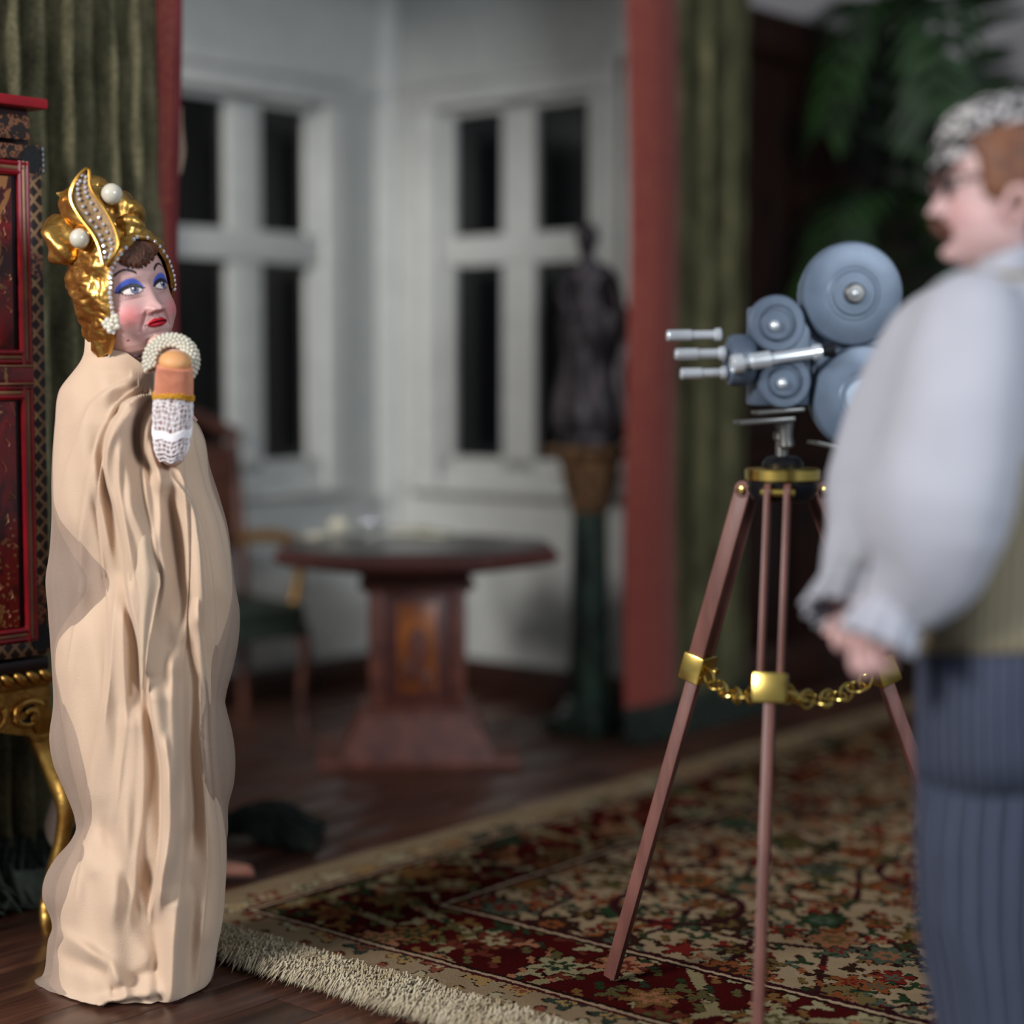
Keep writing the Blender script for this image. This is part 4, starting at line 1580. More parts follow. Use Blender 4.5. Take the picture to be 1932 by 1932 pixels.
def woman_face(x, z, front):
    dy = np.zeros_like(x)
    dx = np.zeros_like(x)
    dz = np.zeros_like(x)
    F = front
    ex, ez = .0355, .002
    axx = np.abs(x)
    # nose
    t = np.clip((.012 - z) / .056, 0, 1)
    nose = np.exp(-(x / (.0095 + .0075 * t)) ** 2) * (t ** 1.3) * .023 * (1 - smst(-.044, -.053, z) * 1.0)
    nose = nose * smst(.02, .0, z)
    dy += nose
    dy += .010 * gs(axx, z, .0135, -.041, .0065, .0070)
    dy += .007 * gs(x, z, 0, -.039, .009, .008)          # wings
    dy -= .006 * gs(axx, z, .0075, -.0505, .0045, .003)          # nostrils
    # sockets, balls
    dy -= .0075 * gs(axx, z, ex - .004, ez + .004, .022, .018)
    dy += .0085 * gs(axx, z, ex, ez, .020, .0125)
    dy += .004 * gs(axx, z, ex, .030, .026, .010)
    dy -= .0028 * gs(axx, z, ex, ez - .0165, .017, .0032)        # bag under the eye
    # cheeks, folds, chin
    dy += .011 * gs(axx, z, .048, -.046, .024, .024)
    dx += np.sign(x) * .008 * gs(axx, z, .072, -.052, .03, .030)
    xf = .019 + (-.040 - z) * .42
    fold = np.exp(-((axx - xf) / .0035) ** 2) * smst(-.088, -.078, z) * smst(-.036, -.046, z)
    dy -= .0055 * fold
    dy += .006 * gs(axx, z, .034, -.082, .010, .012)
    dy += .004 * gs(x, z, 0, -.066, .022, .018)
    # mouth
    mw = .0235
    mz = -.0705 + .0025 * np.clip(1 - (x / mw) ** 2, 0, 1) - .002 * (axx > mw)
    u = np.clip(1 - (axx / mw) ** 2, 0, 1)
    upl = u ** .6 * .0085 * (1 - .28 * np.exp(-(x / .0035) ** 2)) + .0002
    lol = u ** .7 * .0105 + .0002
    dzm = z - mz
    lipu = (dzm >= 0) & (dzm < upl) & (axx < mw)
    lipl = (dzm < 0) & (dzm > -lol) & (axx < mw)
    dy += np.where(lipu, .0075 * np.sin(PI * np.clip(dzm / upl * .8 + .12, 0, 1)), 0)
    dy += np.where(lipl, .0085 * np.sin(PI * np.clip(-dzm / lol * .85 + .1, 0, 1)), 0)
    dy -= .003 * np.exp(-(dzm / .0013) ** 2) * (axx < mw + .004)
    dy -= .004 * gs(x, z, 0, -.0905, .020, .005)
    dy += .012 * gs(x, z, 0, -.108, .022, .016)
    dy *= F
    # colour
    col = np.ones(x.shape + (3,)) * lin(192, 152, 147)
    col = lerpc(col, .75 * np.exp(-(((axx - .050) / .024) ** 2 + ((z + .046) / .021) ** 2) ** 1.3) * F, lin(206, 104, 106))
    col = lerpc(col, .5 * fold * F, lin(158, 92, 88))
    col = lerpc(col, .35 * gs(axx, z, ex, ez - .0165, .017, .0028) * F, lin(170, 116, 116))
    col = lerpc(col, .6 * gs(axx, z, .0075, -.0508, .004, .0022) * F, lin(140, 74, 70))
    lips = (lipu | lipl) & (front > .3)
    col[lips] = lin(176, 20, 40)
    col[lips & (np.abs(dzm) < .0009)] = lin(98, 8, 20)
    # eyes: almond
    fr_ok = front > .2
    e = axx - ex
    hw = .0225
    ue = np.clip(1 - (e / hw) ** 2, 0, 1)
    top = ez + .0105 * ue ** .75
    bot = ez - .0075 * ue ** .9
    inside = (np.abs(e) < hw) & (z < top) & (z > bot) & fr_ok
    # shadow make-up on the lid: crescent over the eye
    hw2 = .0275
    ue2 = np.clip(1 - ((e - .002) / hw2) ** 2, 0, 1)
    top2 = ez - .001 + .0265 * ue2 ** .62
    eyeshadow = (np.abs(e - .002) < hw2) & (z < top2) & (z > bot + .002) & fr_ok & ~inside
    eyeshadow &= z > ez - .004
    col[eyeshadow] = lin(70, 92, 186)
    lid = eyeshadow & (z > top2 - .0035)
    col[lid] = lin(98, 108, 190)
    col[inside] = lin(226, 214, 210)
    gx = x - np.where(x > 0, ex, -ex) - .0045                     # gaze to the viewer's right
    ir = np.sqrt(gx ** 2 + ((z - ez - .0015) * 1.0) ** 2)
    col[inside & (ir < .0086)] = lin(70, 70, 98)
    col[inside & (ir < .0070)] = lin(112, 114, 146)
    col[inside & (ir < .0044)] = lin(22, 16, 26)
    hl = np.sqrt((gx + .003) ** 2 + (z - ez - .0048) ** 2)
    col[inside & (hl < .0018)] = lin(245, 245, 245)
    liner = (np.abs(e) < hw + .004) & fr_ok & (np.abs(z - (ez + .0105 * ue ** .75)) < np.where(ue > 0, .0042, .0026)) & (z > bot)
    wing = (e > hw - .006) & (e < hw + .006) & fr_ok & (np.abs(z - ez - .0005 - (e - hw) * .4) < .0016)
    lash = (np.abs(e) < hw - .002) & fr_ok & (np.abs(z - bot) < .0007)
    col[liner | wing] = lin(24, 18, 28)
    col[lash] = lin(96, 62, 66)
    lashlow = (np.abs(e) < hw) & fr_ok & (z < bot) & (z > bot - .004) & (np.sin(e * 1500) > .55)
    col[lashlow] = lin(70, 44, 50)
    # brows: arched strokes
    bz = .0355 + .010 * np.clip(1 - ((e - .006) / .020) ** 2, -1.2, 1)
    brow = (e > -.015) & (e < .026) & (np.abs(z - bz) < .0024 + .0009 * (e < 0)) & fr_ok
    col[brow] = lin(44, 26, 32)
    mole = np.sqrt((x + .052) ** 2 + (z + .094) ** 2) < .002
    col[mole & fr_ok] = lin(130, 60, 66)
    return dy, dx, dz, col


HC = P(236, 553, 4.03)
HS = 1.05
RH = Matrix.Rotation(math.radians(44), 4, 'Z') @ Matrix.Rotation(math.radians(-11), 4, 'Y') @ Matrix.Rotation(math.radians(-4), 4, 'X')
fp = G(250, 1868)
doll = thing('doll', (P(250, 1868, 4.05).x, 4.05, 0), 'doll in gold jewelled turban and draped cream gown, hand raised under the chin', 'doll', 'dolls')
hm, hcol = head_mesh(RING_W, woman_face, RH, HC, scale=HS)
HL = Matrix.Translation(HC) @ RH @ Matrix.Scale(HS, 4)            # head local -> world

# raised arm joins the same mesh: upper arm hidden in the gown, forearm, hand
EL, WR = P(322, 868, 3.875), P(330, 690, 3.835)
SH = P(215, 760, 4.05)
arm = MB()
pts = cr([SH, (SH + EL) / 2 + Vector((.03, .03, -.01)), EL + Vector((0, .02, .01)), EL + Vector((.0, -.002, .035)), (EL + WR) / 2, WR, WR + Vector((-.004, .035, .010)), P(308, 660, 3.93)], 6)
arm.tube(pts, [interp([(0, .045), (.2, .034), (.28, .024), (.4, .026), (.7, .028), (.8, .024), (.88, .026), (1, .022)], i / (len(pts) - 1)) for i in range(len(pts))], 14)
# fingers curled beneath the chin
HB = P(312, 655, 3.90)
for i, (fx, fy, ln) in enumerate(((286, 648, .9), (284, 656, 1.0), (285, 664, .95), (288, 671, .8))):
    q = P(fx, fy, 3.90 + .008 * i)
    s0 = HB + Vector((-.01, .01, -.012 * i + .01))
    arm.tube(cr([s0, (s0 + q) / 2 + Vector((0, -.006, .006)), q, q + Vector((.006, .022, -.004)), q + Vector((.018, .026, -.006))], 4), [.009] * 6 + [.0085] * 6 + [.007] * 5, 8)
arm.tube(cr([HB, HB + Vector((-.012, .03, .014)), HB + Vector((-.03, .035, .022))], 4), [.01] * 5 + [.008] * 4, 8)
n0 = len(hm.v)
hm.add(arm.v, arm.f)
hcol = np.concatenate([hcol, np.ones((len(arm.v), 3)) * lin(212, 168, 150)])
body = hm.build('body', paint_mat('painted_porcelain', .5), doll, True, 60, hcol)

# ---- turban
tz = np.array(RING_W)[::-1]


def turban_pt(th, z, k=1.0, sc=1.13):
    ax = np.interp(z, tz[:, 0], tz[:, 1])
    yf = np.interp(z, tz[:, 0], tz[:, 2])
    yb = np.interp(z, tz[:, 0], tz[:, 3])
    if z < -.06:
        yb = max(yb, .09 + (z + .06) * .5)
        ax = max(ax, .076 + (z + .06) * .2)
    ct, st_ = math.cos(th), math.sin(th)
    g_ = sc + .05 * k * math.sin(th * 3 + z * 46) + .03 * k * math.sin(th * 7 - z * 75 + 1.2) + k * (.085 * (1 - 2 * abs(mnoise.noise((th * 2.0 + z * 16, z * 20 - th, 4.0)))) + .05 * (1 - 2 * abs(mnoise.noise((th * 5 + z * 30, z * 55 - th * 2, 9.0)))) - .06)
    x = ax * st_ * g_
    y = (-yf * abs(ct) ** .86 if ct > 0 else yb * abs(ct)) * g_
    zz = z * 1.08 + .006 * math.sin(th * 4)
    return Vector((x, y, zz))


def open_ang(z, sg=-1):
    if sg > 0:
        return interp([(-.14, 2.2), (-.06, 1.9), (-.02, 1.35), (.01, 1.12), (.045, .92), (.07, .68), (.085, .42), (.098, .0), (.14, 0)], z)
    return interp([(-.14, 1.7), (-.11, 1.5), (-.085, 1.22), (-.06, 1.02), (0, .94), (.045, .82), (.07, .62), (.085, .42), (.098, .0), (.14, 0)], z)


zr = [.1305, .128, .122, .114] + list(np.linspace(.104, -.106, 90))
rings = []
for z in zr:
    o, o2 = open_ang(z, 1), open_ang(z, -1)
    ths = np.linspace(o, 2 * PI - o2, 190)
    ring = []
    for i, th in enumerate(ths):
        edge = min(th - o, 2 * PI - o2 - th)
        k = min(1, edge / .35)
        ring.append(HL @ turban_pt(th, z, k))
    rings.append(ring)
tur_b = MB().loft(rings, caps=False, wrap=False)
turban = tur_b.build('turban', M_['gold'], doll, True, 75)
turban.modifiers.new('thick', 'SOLIDIFY').thickness = .005
# rolled edge and crystals
for sgn, nm in ((1, 0), (-1, 1)):
    ed = []
    for z in np.linspace(-.106 if sgn < 0 else .0, .094, 46):
        o = open_ang(z, sgn)
        ed.append(HL @ turban_pt(sgn * o, z, 0, 1.135))
    MB().tube(ed, .0055, 8).build('turban_hem', M_['gold'], doll)
cm = None
crystal_bm = bmesh.new()
bmesh.ops.create_icosphere(crystal_bm, subdivisions=1, radius=1)
cme = bpy.data.meshes.new('crystal')
crystal_bm.to_mesh(cme)
crystal_bm.free()
cme.materials.append(M_['crystal'])
crb = MB().tube([HL @ turban_pt(-open_ang(z), z, 0, 1.14) for z in np.linspace(-.118, .094, 30)], .002, 6).build('crystal_trim', M_['silver'], turban)
for sgn in (1, -1):
    for z in np.linspace(-.072 if sgn < 0 else -.005, .096, 19 if sgn < 0 else 13):
        o = open_ang(z, sgn)
        p = HL @ turban_pt(sgn * o, z, 0, 1.175)
        r = .0056 if sgn < 0 else .0050
        inst('crystal', cme, Matrix.Translation(p) @ Matrix.Rotation(z * 90, 4, 'X') @ Matrix.Scale(r, 4), crb)


def lump(pts_px, radii, name, mat, parent, ridges=5, amp=.14, seed=0, seg=48, flat=1.0):
    """folded cloth roll along a path of (x, y, depth)"""
    sp = cr([P(*q) for q in pts_px], 10)
    n = len(sp)
    m = MB()
    rr = [interp([(i / (len(radii) - 1), r) for i, r in enumerate(radii)], k / (n - 1)) for k in range(n)]
    m.tube(sp, rr, seg, flat=flat)
    vs2 = []
    for idx in range(n * seg):
        k, j = divmod(idx, seg)
        c = sp[k]
        p = Vector(m.v[idx])
        t = k / (n - 1)
        f = 1 + .10 * (1 - 2 * abs(mnoise.noise((p.x * 40 + seed, p.y * 40, p.z * 30)))) + amp * math.sin(2 * PI * j / seg * ridges + t * 6 + seed) * (.5 + .5 * math.sin(t * PI)) + .22 * mnoise.noise((p.x * 26 + seed, p.y * 26, p.z * 26))
        vs2.append(tuple(c + (p - c) * f))
    m.v = vs2 + m.v[n * seg:]
    return m.build(name, mat, parent, True, 80)


lump([(104, 412, 4.06), (112, 440, 4.02), (128, 475, 4.0), (140, 492, 4.01)], [.012, .036, .034, .012], 'turban_roll', M_['gold'], turban, 4, .13, 1.0)
lump([(128, 385, 4.05), (160, 392, 4.02), (205, 402, 4.02), (240, 415, 4.03), (262, 432, 4.04)], [.022, .050, .058, .044, .018], 'turban_roll', M_['gold'], turban, 5, .10, 2.3)
lump([(118, 372, 4.04), (150, 368, 4.02), (180, 360, 4.03), (205, 372, 4.04)], [.008, .026, .034, .014], 'turban_roll', M_['gold'], turban, 3, .12, 4.0)
lump([(150, 425, 4.02), (185, 445, 4.0), (215, 455, 3.985), (240, 452, 3.99)], [.02, .042, .042, .018], 'turban_roll', M_['gold'], turban, 5, .14, 6.0)
lump([(225, 420, 3.99), (250, 428, 3.98), (268, 438, 3.99)], [.016, .028, .012], 'turban_roll', M_['gold'], turban, 4, .14, 8.0)
# pointed flap at the back
fl_px = [(106, 364), (150, 352), (165, 372), (158, 430), (146, 424), (128, 395)]
m = MB()
v0 = [P(x, y, 3.985 + .0004 * (x - 106)) for x, y in fl_px]
v1 = [P(x, y, 4.005 + .0004 * (x - 106)) for x, y in fl_px]
n = len(v0)
m.add(v0 + v1, [tuple(reversed(range(n))), tuple(range(n, 2 * n))] + [(i, (i + 1) % n, n + (i + 1) % n, n + i) for i in range(n)])
m.build('turban_flap', M_['gold'], turban)

# ---- leaf brooch
le = [(163, 318), (148, 332), (137, 350), (133, 368), (138, 388), (154, 414), (174, 440), (186, 464), (191, 484), (195, 502)]
re_ = [(168, 318), (169, 332), (170, 348), (179, 368), (197, 393), (213, 422), (222, 448), (221, 466), (212, 484), (196, 502)]
lec, rec = cr([(x, y, 0) for x, y in le], 4), cr([(x, y, 0) for x, y in re_], 4)
bd = lambda y: 3.902 + (502 - y) * .00022
m = MB()
n = len(lec)
rows_f, rows_b = [], []
for i in range(n):
    for row_, off in ((rows_f, 0), (rows_b, .008)):
        a_, b_ = P(lec[i].x, lec[i].y, bd(lec[i].y) + off), P(rec[i].x, rec[i].y, bd(rec[i].y) + off)
        row_.append([a_, (a_ + b_) / 2 + Vector((0, .004, 0)), b_])
rings = [f + b_[::-1] for f, b_ in zip(rows_f, rows_b)]
m.loft(rings)
brooch = m.build('leaf_brooch', simple('dull_gilt', srgb(128, 102, 66), srgb(104, 80, 50), .5, .4, nscale=60, bump=.3, bscale=200), doll)
rim = [P(p.x, p.y, bd(p.y) - .003) for p in lec] + [P(p.x, p.y, bd(p.y) - .003) for p in rec[::-1][1:-1]]
MB().tube(rim, .0038, 8, closed=True).build('brooch_rim', simple('bright_gilt', srgb(232, 184, 96), srgb(206, 150, 66), .25, 1.0), brooch)
rg = random.Random(4)
for i in range(4, n - 3, 2):
    a_, b_ = lec[i], rec[i]
    w = (b_ - a_).length
    for s_ in ((.3, .7) if w > 18 else (.5,)):
        q = a_.lerp(b_, s_)
        inst('brooch_crystal', cme, Matrix.Translation(P(q.x + rg.uniform(-1, 1), q.y + rg.uniform(-2, 2) + (4 if s_ > .5 else 0), bd(q.y) - .001)) @ Matrix.Rotation(rg.random() * 3, 4, 'Y') @ Matrix.Scale(.0044, 4), brooch)
for (x, y, d_, r) in ((211, 366, 3.945, .0222), (150, 450, 3.925, .0208)):
    MB().sphere(P(x, y, d_), r, 32, 20).build('large_pearl', M_['pearl'], doll)
    MB().lathe([(r * .5, -.012), (r * .75, -.006), (r * .8, 0)], 20, Matrix.Translation(P(x + 2, y + 6, d_ + .014)) @ Matrix.Rotation(PI / 2, 4, 'X'), True).build('pearl_setting', M_['gold'], doll)

# ---- hair at the forehead
m = MB()
rg = random.Random(8)
for i in range(150):
    s_ = rg.uniform(-1, 1)
    th = s_ * .62
    z1 = .098 - .012 * abs(s_)
    z0 = .046 + .030 * abs(s_ + .12) + rg.uniform(-.006, .010)
    pts = []
    sw = rg.uniform(-.16, .16)
    for k in range(6):
        t = k / 5
        zz = z1 + (z0 - z1) * t
        p = turban_pt(th + sw * t + .10 * math.sin(t * 4 + i), zz, 0, 1.02 + .085 * math.sin(PI * min(1, t * .9 + .1)) + .02 * rg.random())
        p.z = zz
        pts.append(HL @ p)
    m.tube(cr(pts, 2), [.002] + [.0062] * 8 + [.004, .0012], 6)
m.build('hair', M_['hair_w'], doll)

# ---- earring
ear = None
rg = random.Random(15)
bs = MB().sphere((0, 0, 0), 1, 12, 8).build('earring', M_['pearl'], doll)
bead_me = bs.data
bs.matrix_basis = Matrix.Translation(P(207, 611, 3.905)) @ Matrix.Scale(.010, 4)
for (x, y) in ((214, 598), (220, 606), (200, 616), (207, 624), (216, 620), (222, 616), (211, 606), (197, 610), (203, 604), (213, 613), (206, 618), (219, 597)):
    # beads parented to the doll's earring keep world placement
    ob = bpy.data.objects.new('earring_bead', bead_me)
    COL.objects.link(ob)
    ob.parent = bs
    ob.matrix_parent_inverse = bs.matrix_basis.inverted()
    ob.matrix_basis = Matrix.Translation(P(x, y, 3.897 + rg.uniform(-.004, .004))) @ Matrix.Scale(.0066, 4)

# ---- pearl bracelet round the wrist
BRC = P(323, 681, 3.862)
RB_ = Matrix.Translation(BRC) @ Matrix.Rotation(math.radians(-14), 4, 'X') @ Matrix.Rotation(math.radians(6), 4, 'Y')
brace = MB().tube([RB_ @ Vector((.041 * math.cos(a_), 0, .041 * math.sin(a_))) for a_ in np.linspace(-.5, PI + .5, 30)], .0135, 12).build('bracelet', simple('shaded_bracelet_core', srgb(150, 138, 110), None, .5), doll)  # core colour darkened to put shade in the gaps between beads
for i in range(26):
    an = -.5 + (PI + 1.0) * i / 25
    for j in range(8):
        mn = -PI * .72 + 2 * PI * j / 10.5 + (.29 if i % 2 else 0)
        rr = .041 + .0158 * math.cos(mn)
        p = RB_ @ Vector((rr * math.cos(an), .0158 * math.sin(mn), rr * math.sin(an)))
        inst('pearl_bead', bead_me, Matrix.Translation(p) @ Matrix.Scale(.0044 + .0005 * ((i * 7 + j * 3) % 5) / 4, 4), brace)

# ---- cuff of the glove, gold edge, lace sleeve
axis = (WR - EL).normalized()
RW = axis.to_track_quat('Z', 'X').to_matrix().to_4x4()
Lf = (WR - EL).length
rings = []
for k in range(14):
    t = k / 13
    z = Lf * (.70 + .34 * t)
    r = .0435 - .004 * t ** 2 - (.02 * ((t - .85) / .15) if t > .85 else 0)
    rings.append([(r * (1 + .035 * math.cos(46 * an)) * math.cos(an), r * .88 * (1 + .035 * math.cos(46 * an)) * math.sin(an), z) for an in np.linspace(0, 2 * PI, 276, endpoint=False)])
MAx = Matrix.Translation(EL) @ RW
MB().loft(rings, MAx).build('glove_cuff', simple('peach_rib_knit', srgb(206, 140, 108), srgb(186, 118, 92), .65, nscale=40), doll)
MB().sphere((0, 0, Lf * 1.04), .037, 24, 14, MAx, (1, .9, .62)).build('glove', simple('tan_glove', srgb(222, 166, 108), srgb(206, 148, 96), .6), doll)
gt = MB()
rg = random.Random(21)
for i in range(64):
    an = 2 * PI * i / 64
    for q in range(2):
        gt.sphere((.0455 * math.cos(an), .0405 * math.sin(an), Lf * (.69 + .025 * q) + .006 * math.sin(an * 2 + 2) + rg.uniform(-.002, .002)), .0032, 6, 4, MAx)
gt.build('gold_edging', simple('yellow_gold_thread', srgb(236, 184, 66), srgb(206, 146, 40), .4, .6), doll)


def sleeve_r(t):
    return interp([(0, .006), (.06, .022), (.2, .036), (.45, .041), (.75, .042), (1, .041)], t)


lace = MB()
NM = 44
lr = random.Random(31)
for i in range(NM):
    an = 2 * PI * i / NM
    pts = []
    for k in range(21):
        t = k / 20
        r = sleeve_r(t) + .001
        a2 = an + .10 * math.sin(t * 14 + i * 1.9) * (1 if i % 2 else .4)
        pts.append(MAx @ Vector((r * math.cos(a2), r * .92 * math.sin(a2), Lf * (-.03 + .73 * t))))
    lace.tube(pts, .00115, 4)
for t in (.10, .16, .23, .30, .37, .44, .47, .50, .53, .62, .70, .78, .86, .92, .97):
    r = sleeve_r(t) + .0012
    thk = .0026 if .43 < t < .54 else .0012
    pts = [MAx @ Vector((r * math.cos(a_), r * .92 * math.sin(a_), Lf * (-.03 + .73 * t) + .006 * math.cos(a_ + 1) + .003 * math.sin(6 * a_))) for a_ in np.linspace(0, 2 * PI, 48, endpoint=False)]
    lace.tube(pts, thk, 4, closed=True)
for i in range(500):
    t = lr.random() ** .8
    an = lr.random() * 2 * PI
    r = sleeve_r(t) + .0018
    a2, t2 = an + lr.uniform(-.35, .35), min(1, max(0, t + lr.uniform(-.07, .07)))
    r2 = sleeve_r(t2) + .002
    pm_ = (an + a2) / 2
    lace.tube([MAx @ Vector((r * math.cos(an), r * .92 * math.sin(an), Lf * (-.03 + .73 * t))), MAx @ Vector((r2 * 1.02 * math.cos(pm_), r2 * .94 * math.sin(pm_), Lf * (-.03 + .73 * (t + t2) / 2))), MAx @ Vector((r2 * math.cos(a2), r2 * .92 * math.sin(a2), Lf * (-.03 + .73 * t2)))], .0008, 3, caps=False)
tag(lace.build('lace_sleeve', simple('white_lace', srgb(236, 230, 232), None, .8), doll), None, None, None, 'stuff')
rings = [[(sleeve_r(t) * .97 * math.cos(an), sleeve_r(t) * .89 * math.sin(an), Lf * (-.03 + .73 * t)) for an in np.linspace(0, 2 * PI, 40, endpoint=False)] for t in np.linspace(0, 1, 20)]


def sheer(name, col, alpha, rough=.85):
    t = NT(name)
    t.set(Base_Color=col, Roughness=rough)
    v = t.coord('Object')
    nz = t.noise(v, 420, 2, .6)
    al = t.math('MULTIPLY_ADD', nz.outputs[0], .30, alpha - .15, True)
    t.bsdf.inputs['Specular IOR Level'].default_value = .1
    tr = t.n('ShaderNodeBsdfTransparent')
    tl = t.n('ShaderNodeBsdfTranslucent')
    tl.inputs[0].default_value = col
    m1 = t.n('ShaderNodeMixShader')
    m1.inputs[0].default_value = .5
    t.l(t.bsdf.outputs[0], m1.inputs[1])
    t.l(tl.outputs[0], m1.inputs[2])
    m2 = t.n('ShaderNodeMixShader')
    t.l(al, m2.inputs[0])
    t.l(tr.outputs[0], m2.inputs[1])
    t.l(m1.outputs[0], m2.inputs[2])
    t.l(m2.outputs[0], t.out.inputs[0])
    t.bump(nz.outputs[0], .08, .002)
    return t.m


MB().loft(rings, MAx).build('sleeve_lining', sheer('blush_tulle', srgb(204, 170, 160), .72), doll)

# ---- gown
WL = [(600, 160), (637, 160), (660, 152), (700, 127), (740, 110), (800, 103), (900, 97), (980, 97), (1050, 92), (1090, 86), (1150, 90), (1250, 97), (1330, 100), (1400, 93), (1440, 100), (1500, 125), (1545, 141), (1565, 143), (1585, 134), (1620, 104), (1660, 83), (1695, 80), (1735, 96), (1750, 98), (1775, 90), (1810, 84), (1850, 66), (1875, 64), (1900, 64)]
WRt = [(600, 290), (700, 292), (740, 330), (780, 362), (820, 384), (880, 396), (940, 415), (1000, 431), (1050, 437), (1100, 443), (1150, 452), (1200, 451), (1260, 440), (1310, 427), (1325, 425), (1340, 428), (1380, 438), (1430, 444), (1480, 441), (1520, 431), (1570, 430), (1600, 426), (1680, 425), (1750, 418), (1800, 407), (1850, 394), (1870, 388), (1900, 388)]
CLx = [(600, 160), (637, 160), (660, 153), (700, 128), (740, 111), (800, 104), (900, 99), (960, 102), (1000, 112), (1050, 140), (1090, 164), (1120, 160), (1160, 132), (1200, 108), (1250, 102), (1310, 110), (1360, 118), (1420, 128), (1500, 148), (1560, 158), (1600, 140), (1660, 110), (1700, 104), (1750, 108), (1800, 100), (1850, 92), (1900, 92)]
CRx = [(600, 290), (700, 292), (740, 330), (780, 360), (820, 382), (900, 397), (1000, 428), (1080, 438), (1140, 440), (1200, 430), (1260, 416), (1320, 408), (1400, 408), (1500, 418), (1580, 427), (1680, 425), (1750, 418), (1800, 406), (1850, 392), (1900, 386)]
TOP = [(-1, 160, 637), (-.6, 196, 650), (-.1, 240, 666), (.4, 270, 688), (.75, 285, 700), (1, 292, 706)]
BOT = [(-1, 1853), (-.72, 1866), (-.45, 1880), (-.25, 1886), (.1, 1880), (.5, 1866), (.75, 1868), (.86, 1871), (1, 1852)]
RIDGES = [  # kind, width px, amplitude m, path; kind g: smooth crest, s: crest with a sharp drop on its left, r: sharp drop on its right
    ('s', 26, .016, [(250, 712), (205, 735), (174, 760), (158, 791), (143, 833), (125, 885), (112, 936), (100, 1014)]),
    ('s', 24, .026, [(285, 742), (257, 750), (226, 781), (207, 820), (202, 859), (205, 910), (220, 962), (236, 1040), (241, 1099), (246, 1132), (264, 1209), (270, 1300)]),
    ('g', 15, .016, [(262, 765), (241, 790), (236, 846), (246, 910), (251, 962), (272, 1014), (282, 1092), (280, 1160)]),
    ('g', 10, -.022, [(280, 752), (266, 775), (258, 807), (264, 859), (284, 890)]),
    ('g', 12, .016, [(292, 770), (282, 810), (286, 850), (300, 895), (306, 936), (303, 1014), (311, 1092), (300, 1180)]),
    ('g', 15, -.020, [(312, 930), (320, 962), (332, 1014), (342, 1092), (345, 1180)]),
    ('r', 20, .015, [(322, 897), (357, 944), (373, 1014), (380, 1092), (383, 1170)]),
    ('r', 18, .015, [(365, 833), (383, 910), (409, 988), (427, 1079), (434, 1140)]),
    ('g', 9, -.010, [(180, 940), (190, 1000), (200, 1060), (205, 1130)]),
    ('g', 11, .009, [(182, 870), (184, 930), (196, 990), (206, 1060)]),
    ('s', 30, .012, [(222, 1100), (215, 1158), (207, 1287), (197, 1365), (176, 1468), (169, 1530)]),
    ('s', 22, .030, [(283, 1300), (292, 1365), (306, 1429), (309, 1500), (306, 1600), (294, 1680), (285, 1720)]),
    ('g', 13, .016, [(324, 1240), (329, 1339), (332, 1416), (324, 1494), (329, 1571), (318, 1650)]),
    ('r', 15, .024, [(374, 1150), (380, 1222), (391, 1313), (393, 1390), (401, 1494), (411, 1579), (414, 1680), (400, 1800)]),
    ('g', 14, -.018, [(352, 1200), (363, 1313), (361, 1416), (368, 1520), (362, 1600)]),
    ('g', 20, .012, [(250, 1350), (246, 1450), (236, 1560), (222, 1660), (214, 1740)]),
    ('g', 20, -.012, [(205, 1560), (232, 1640), (262, 1720), (285, 1800)]),
    ('g', 18, .018, [(340, 1690), (330, 1760), (322, 1830), (318, 1868)]),
    ('g', 14, -.010, [(280, 1640), (292, 1740), (300, 1800), (296, 1880)]),
    ('g', 16, -.008, [(350, 1560), (356, 1640), (362, 1720), (352, 1850)]),
    ('s', 9, .006, [(262, 728), (228, 752), (195, 800), (176, 860), (163, 930), (152, 1010), (150, 1080)]),
    ('s', 8, .006, [(272, 738), (240, 765), (216, 810), (192, 880), (186, 950), (192, 1040), (204, 1150), (200, 1260), (190, 1360)]),
    ('g', 6, .007, [(276, 800), (271, 850), (276, 930), (290, 1010), (296, 1060)]),
    ('g', 6, .006, [(224, 850), (226, 930), (240, 1010), (254, 1090)]),
    ('r', 9, .008, [(335, 880), (366, 950), (392, 1040), (404, 1130), (408, 1240)]),
    ('r', 8, .007, [(345, 870), (352, 960), (356, 1060), (352, 1160), (346, 1260)]),
    ('g', 7, .007, [(345, 1300), (347, 1400), (350, 1500), (345, 1620), (338, 1700)]),
    ('g', 7, .008, [(313, 1400), (318, 1480), (318, 1560), (306, 1660), (300, 1720)]),
    ('r', 9, .008, [(378, 1300), (380, 1400), (388, 1520), (392, 1640), (382, 1760), (372, 1850)]),
    ('s', 12, .008, [(150, 1100), (140, 1180), (128, 1260), (122, 1340), (130, 1420), (150, 1520)]),
    ('g', 8, .006, [(232, 1150), (234, 1250), (236, 1350), (226, 1450), (212, 1560)]),
    ('g', 9, .006, [(268, 1330), (272, 1420), (268, 1520), (256, 1640), (246, 1740)]),
    ('s', 10, .007, [(165, 1560), (150, 1640), (138, 1720)])]


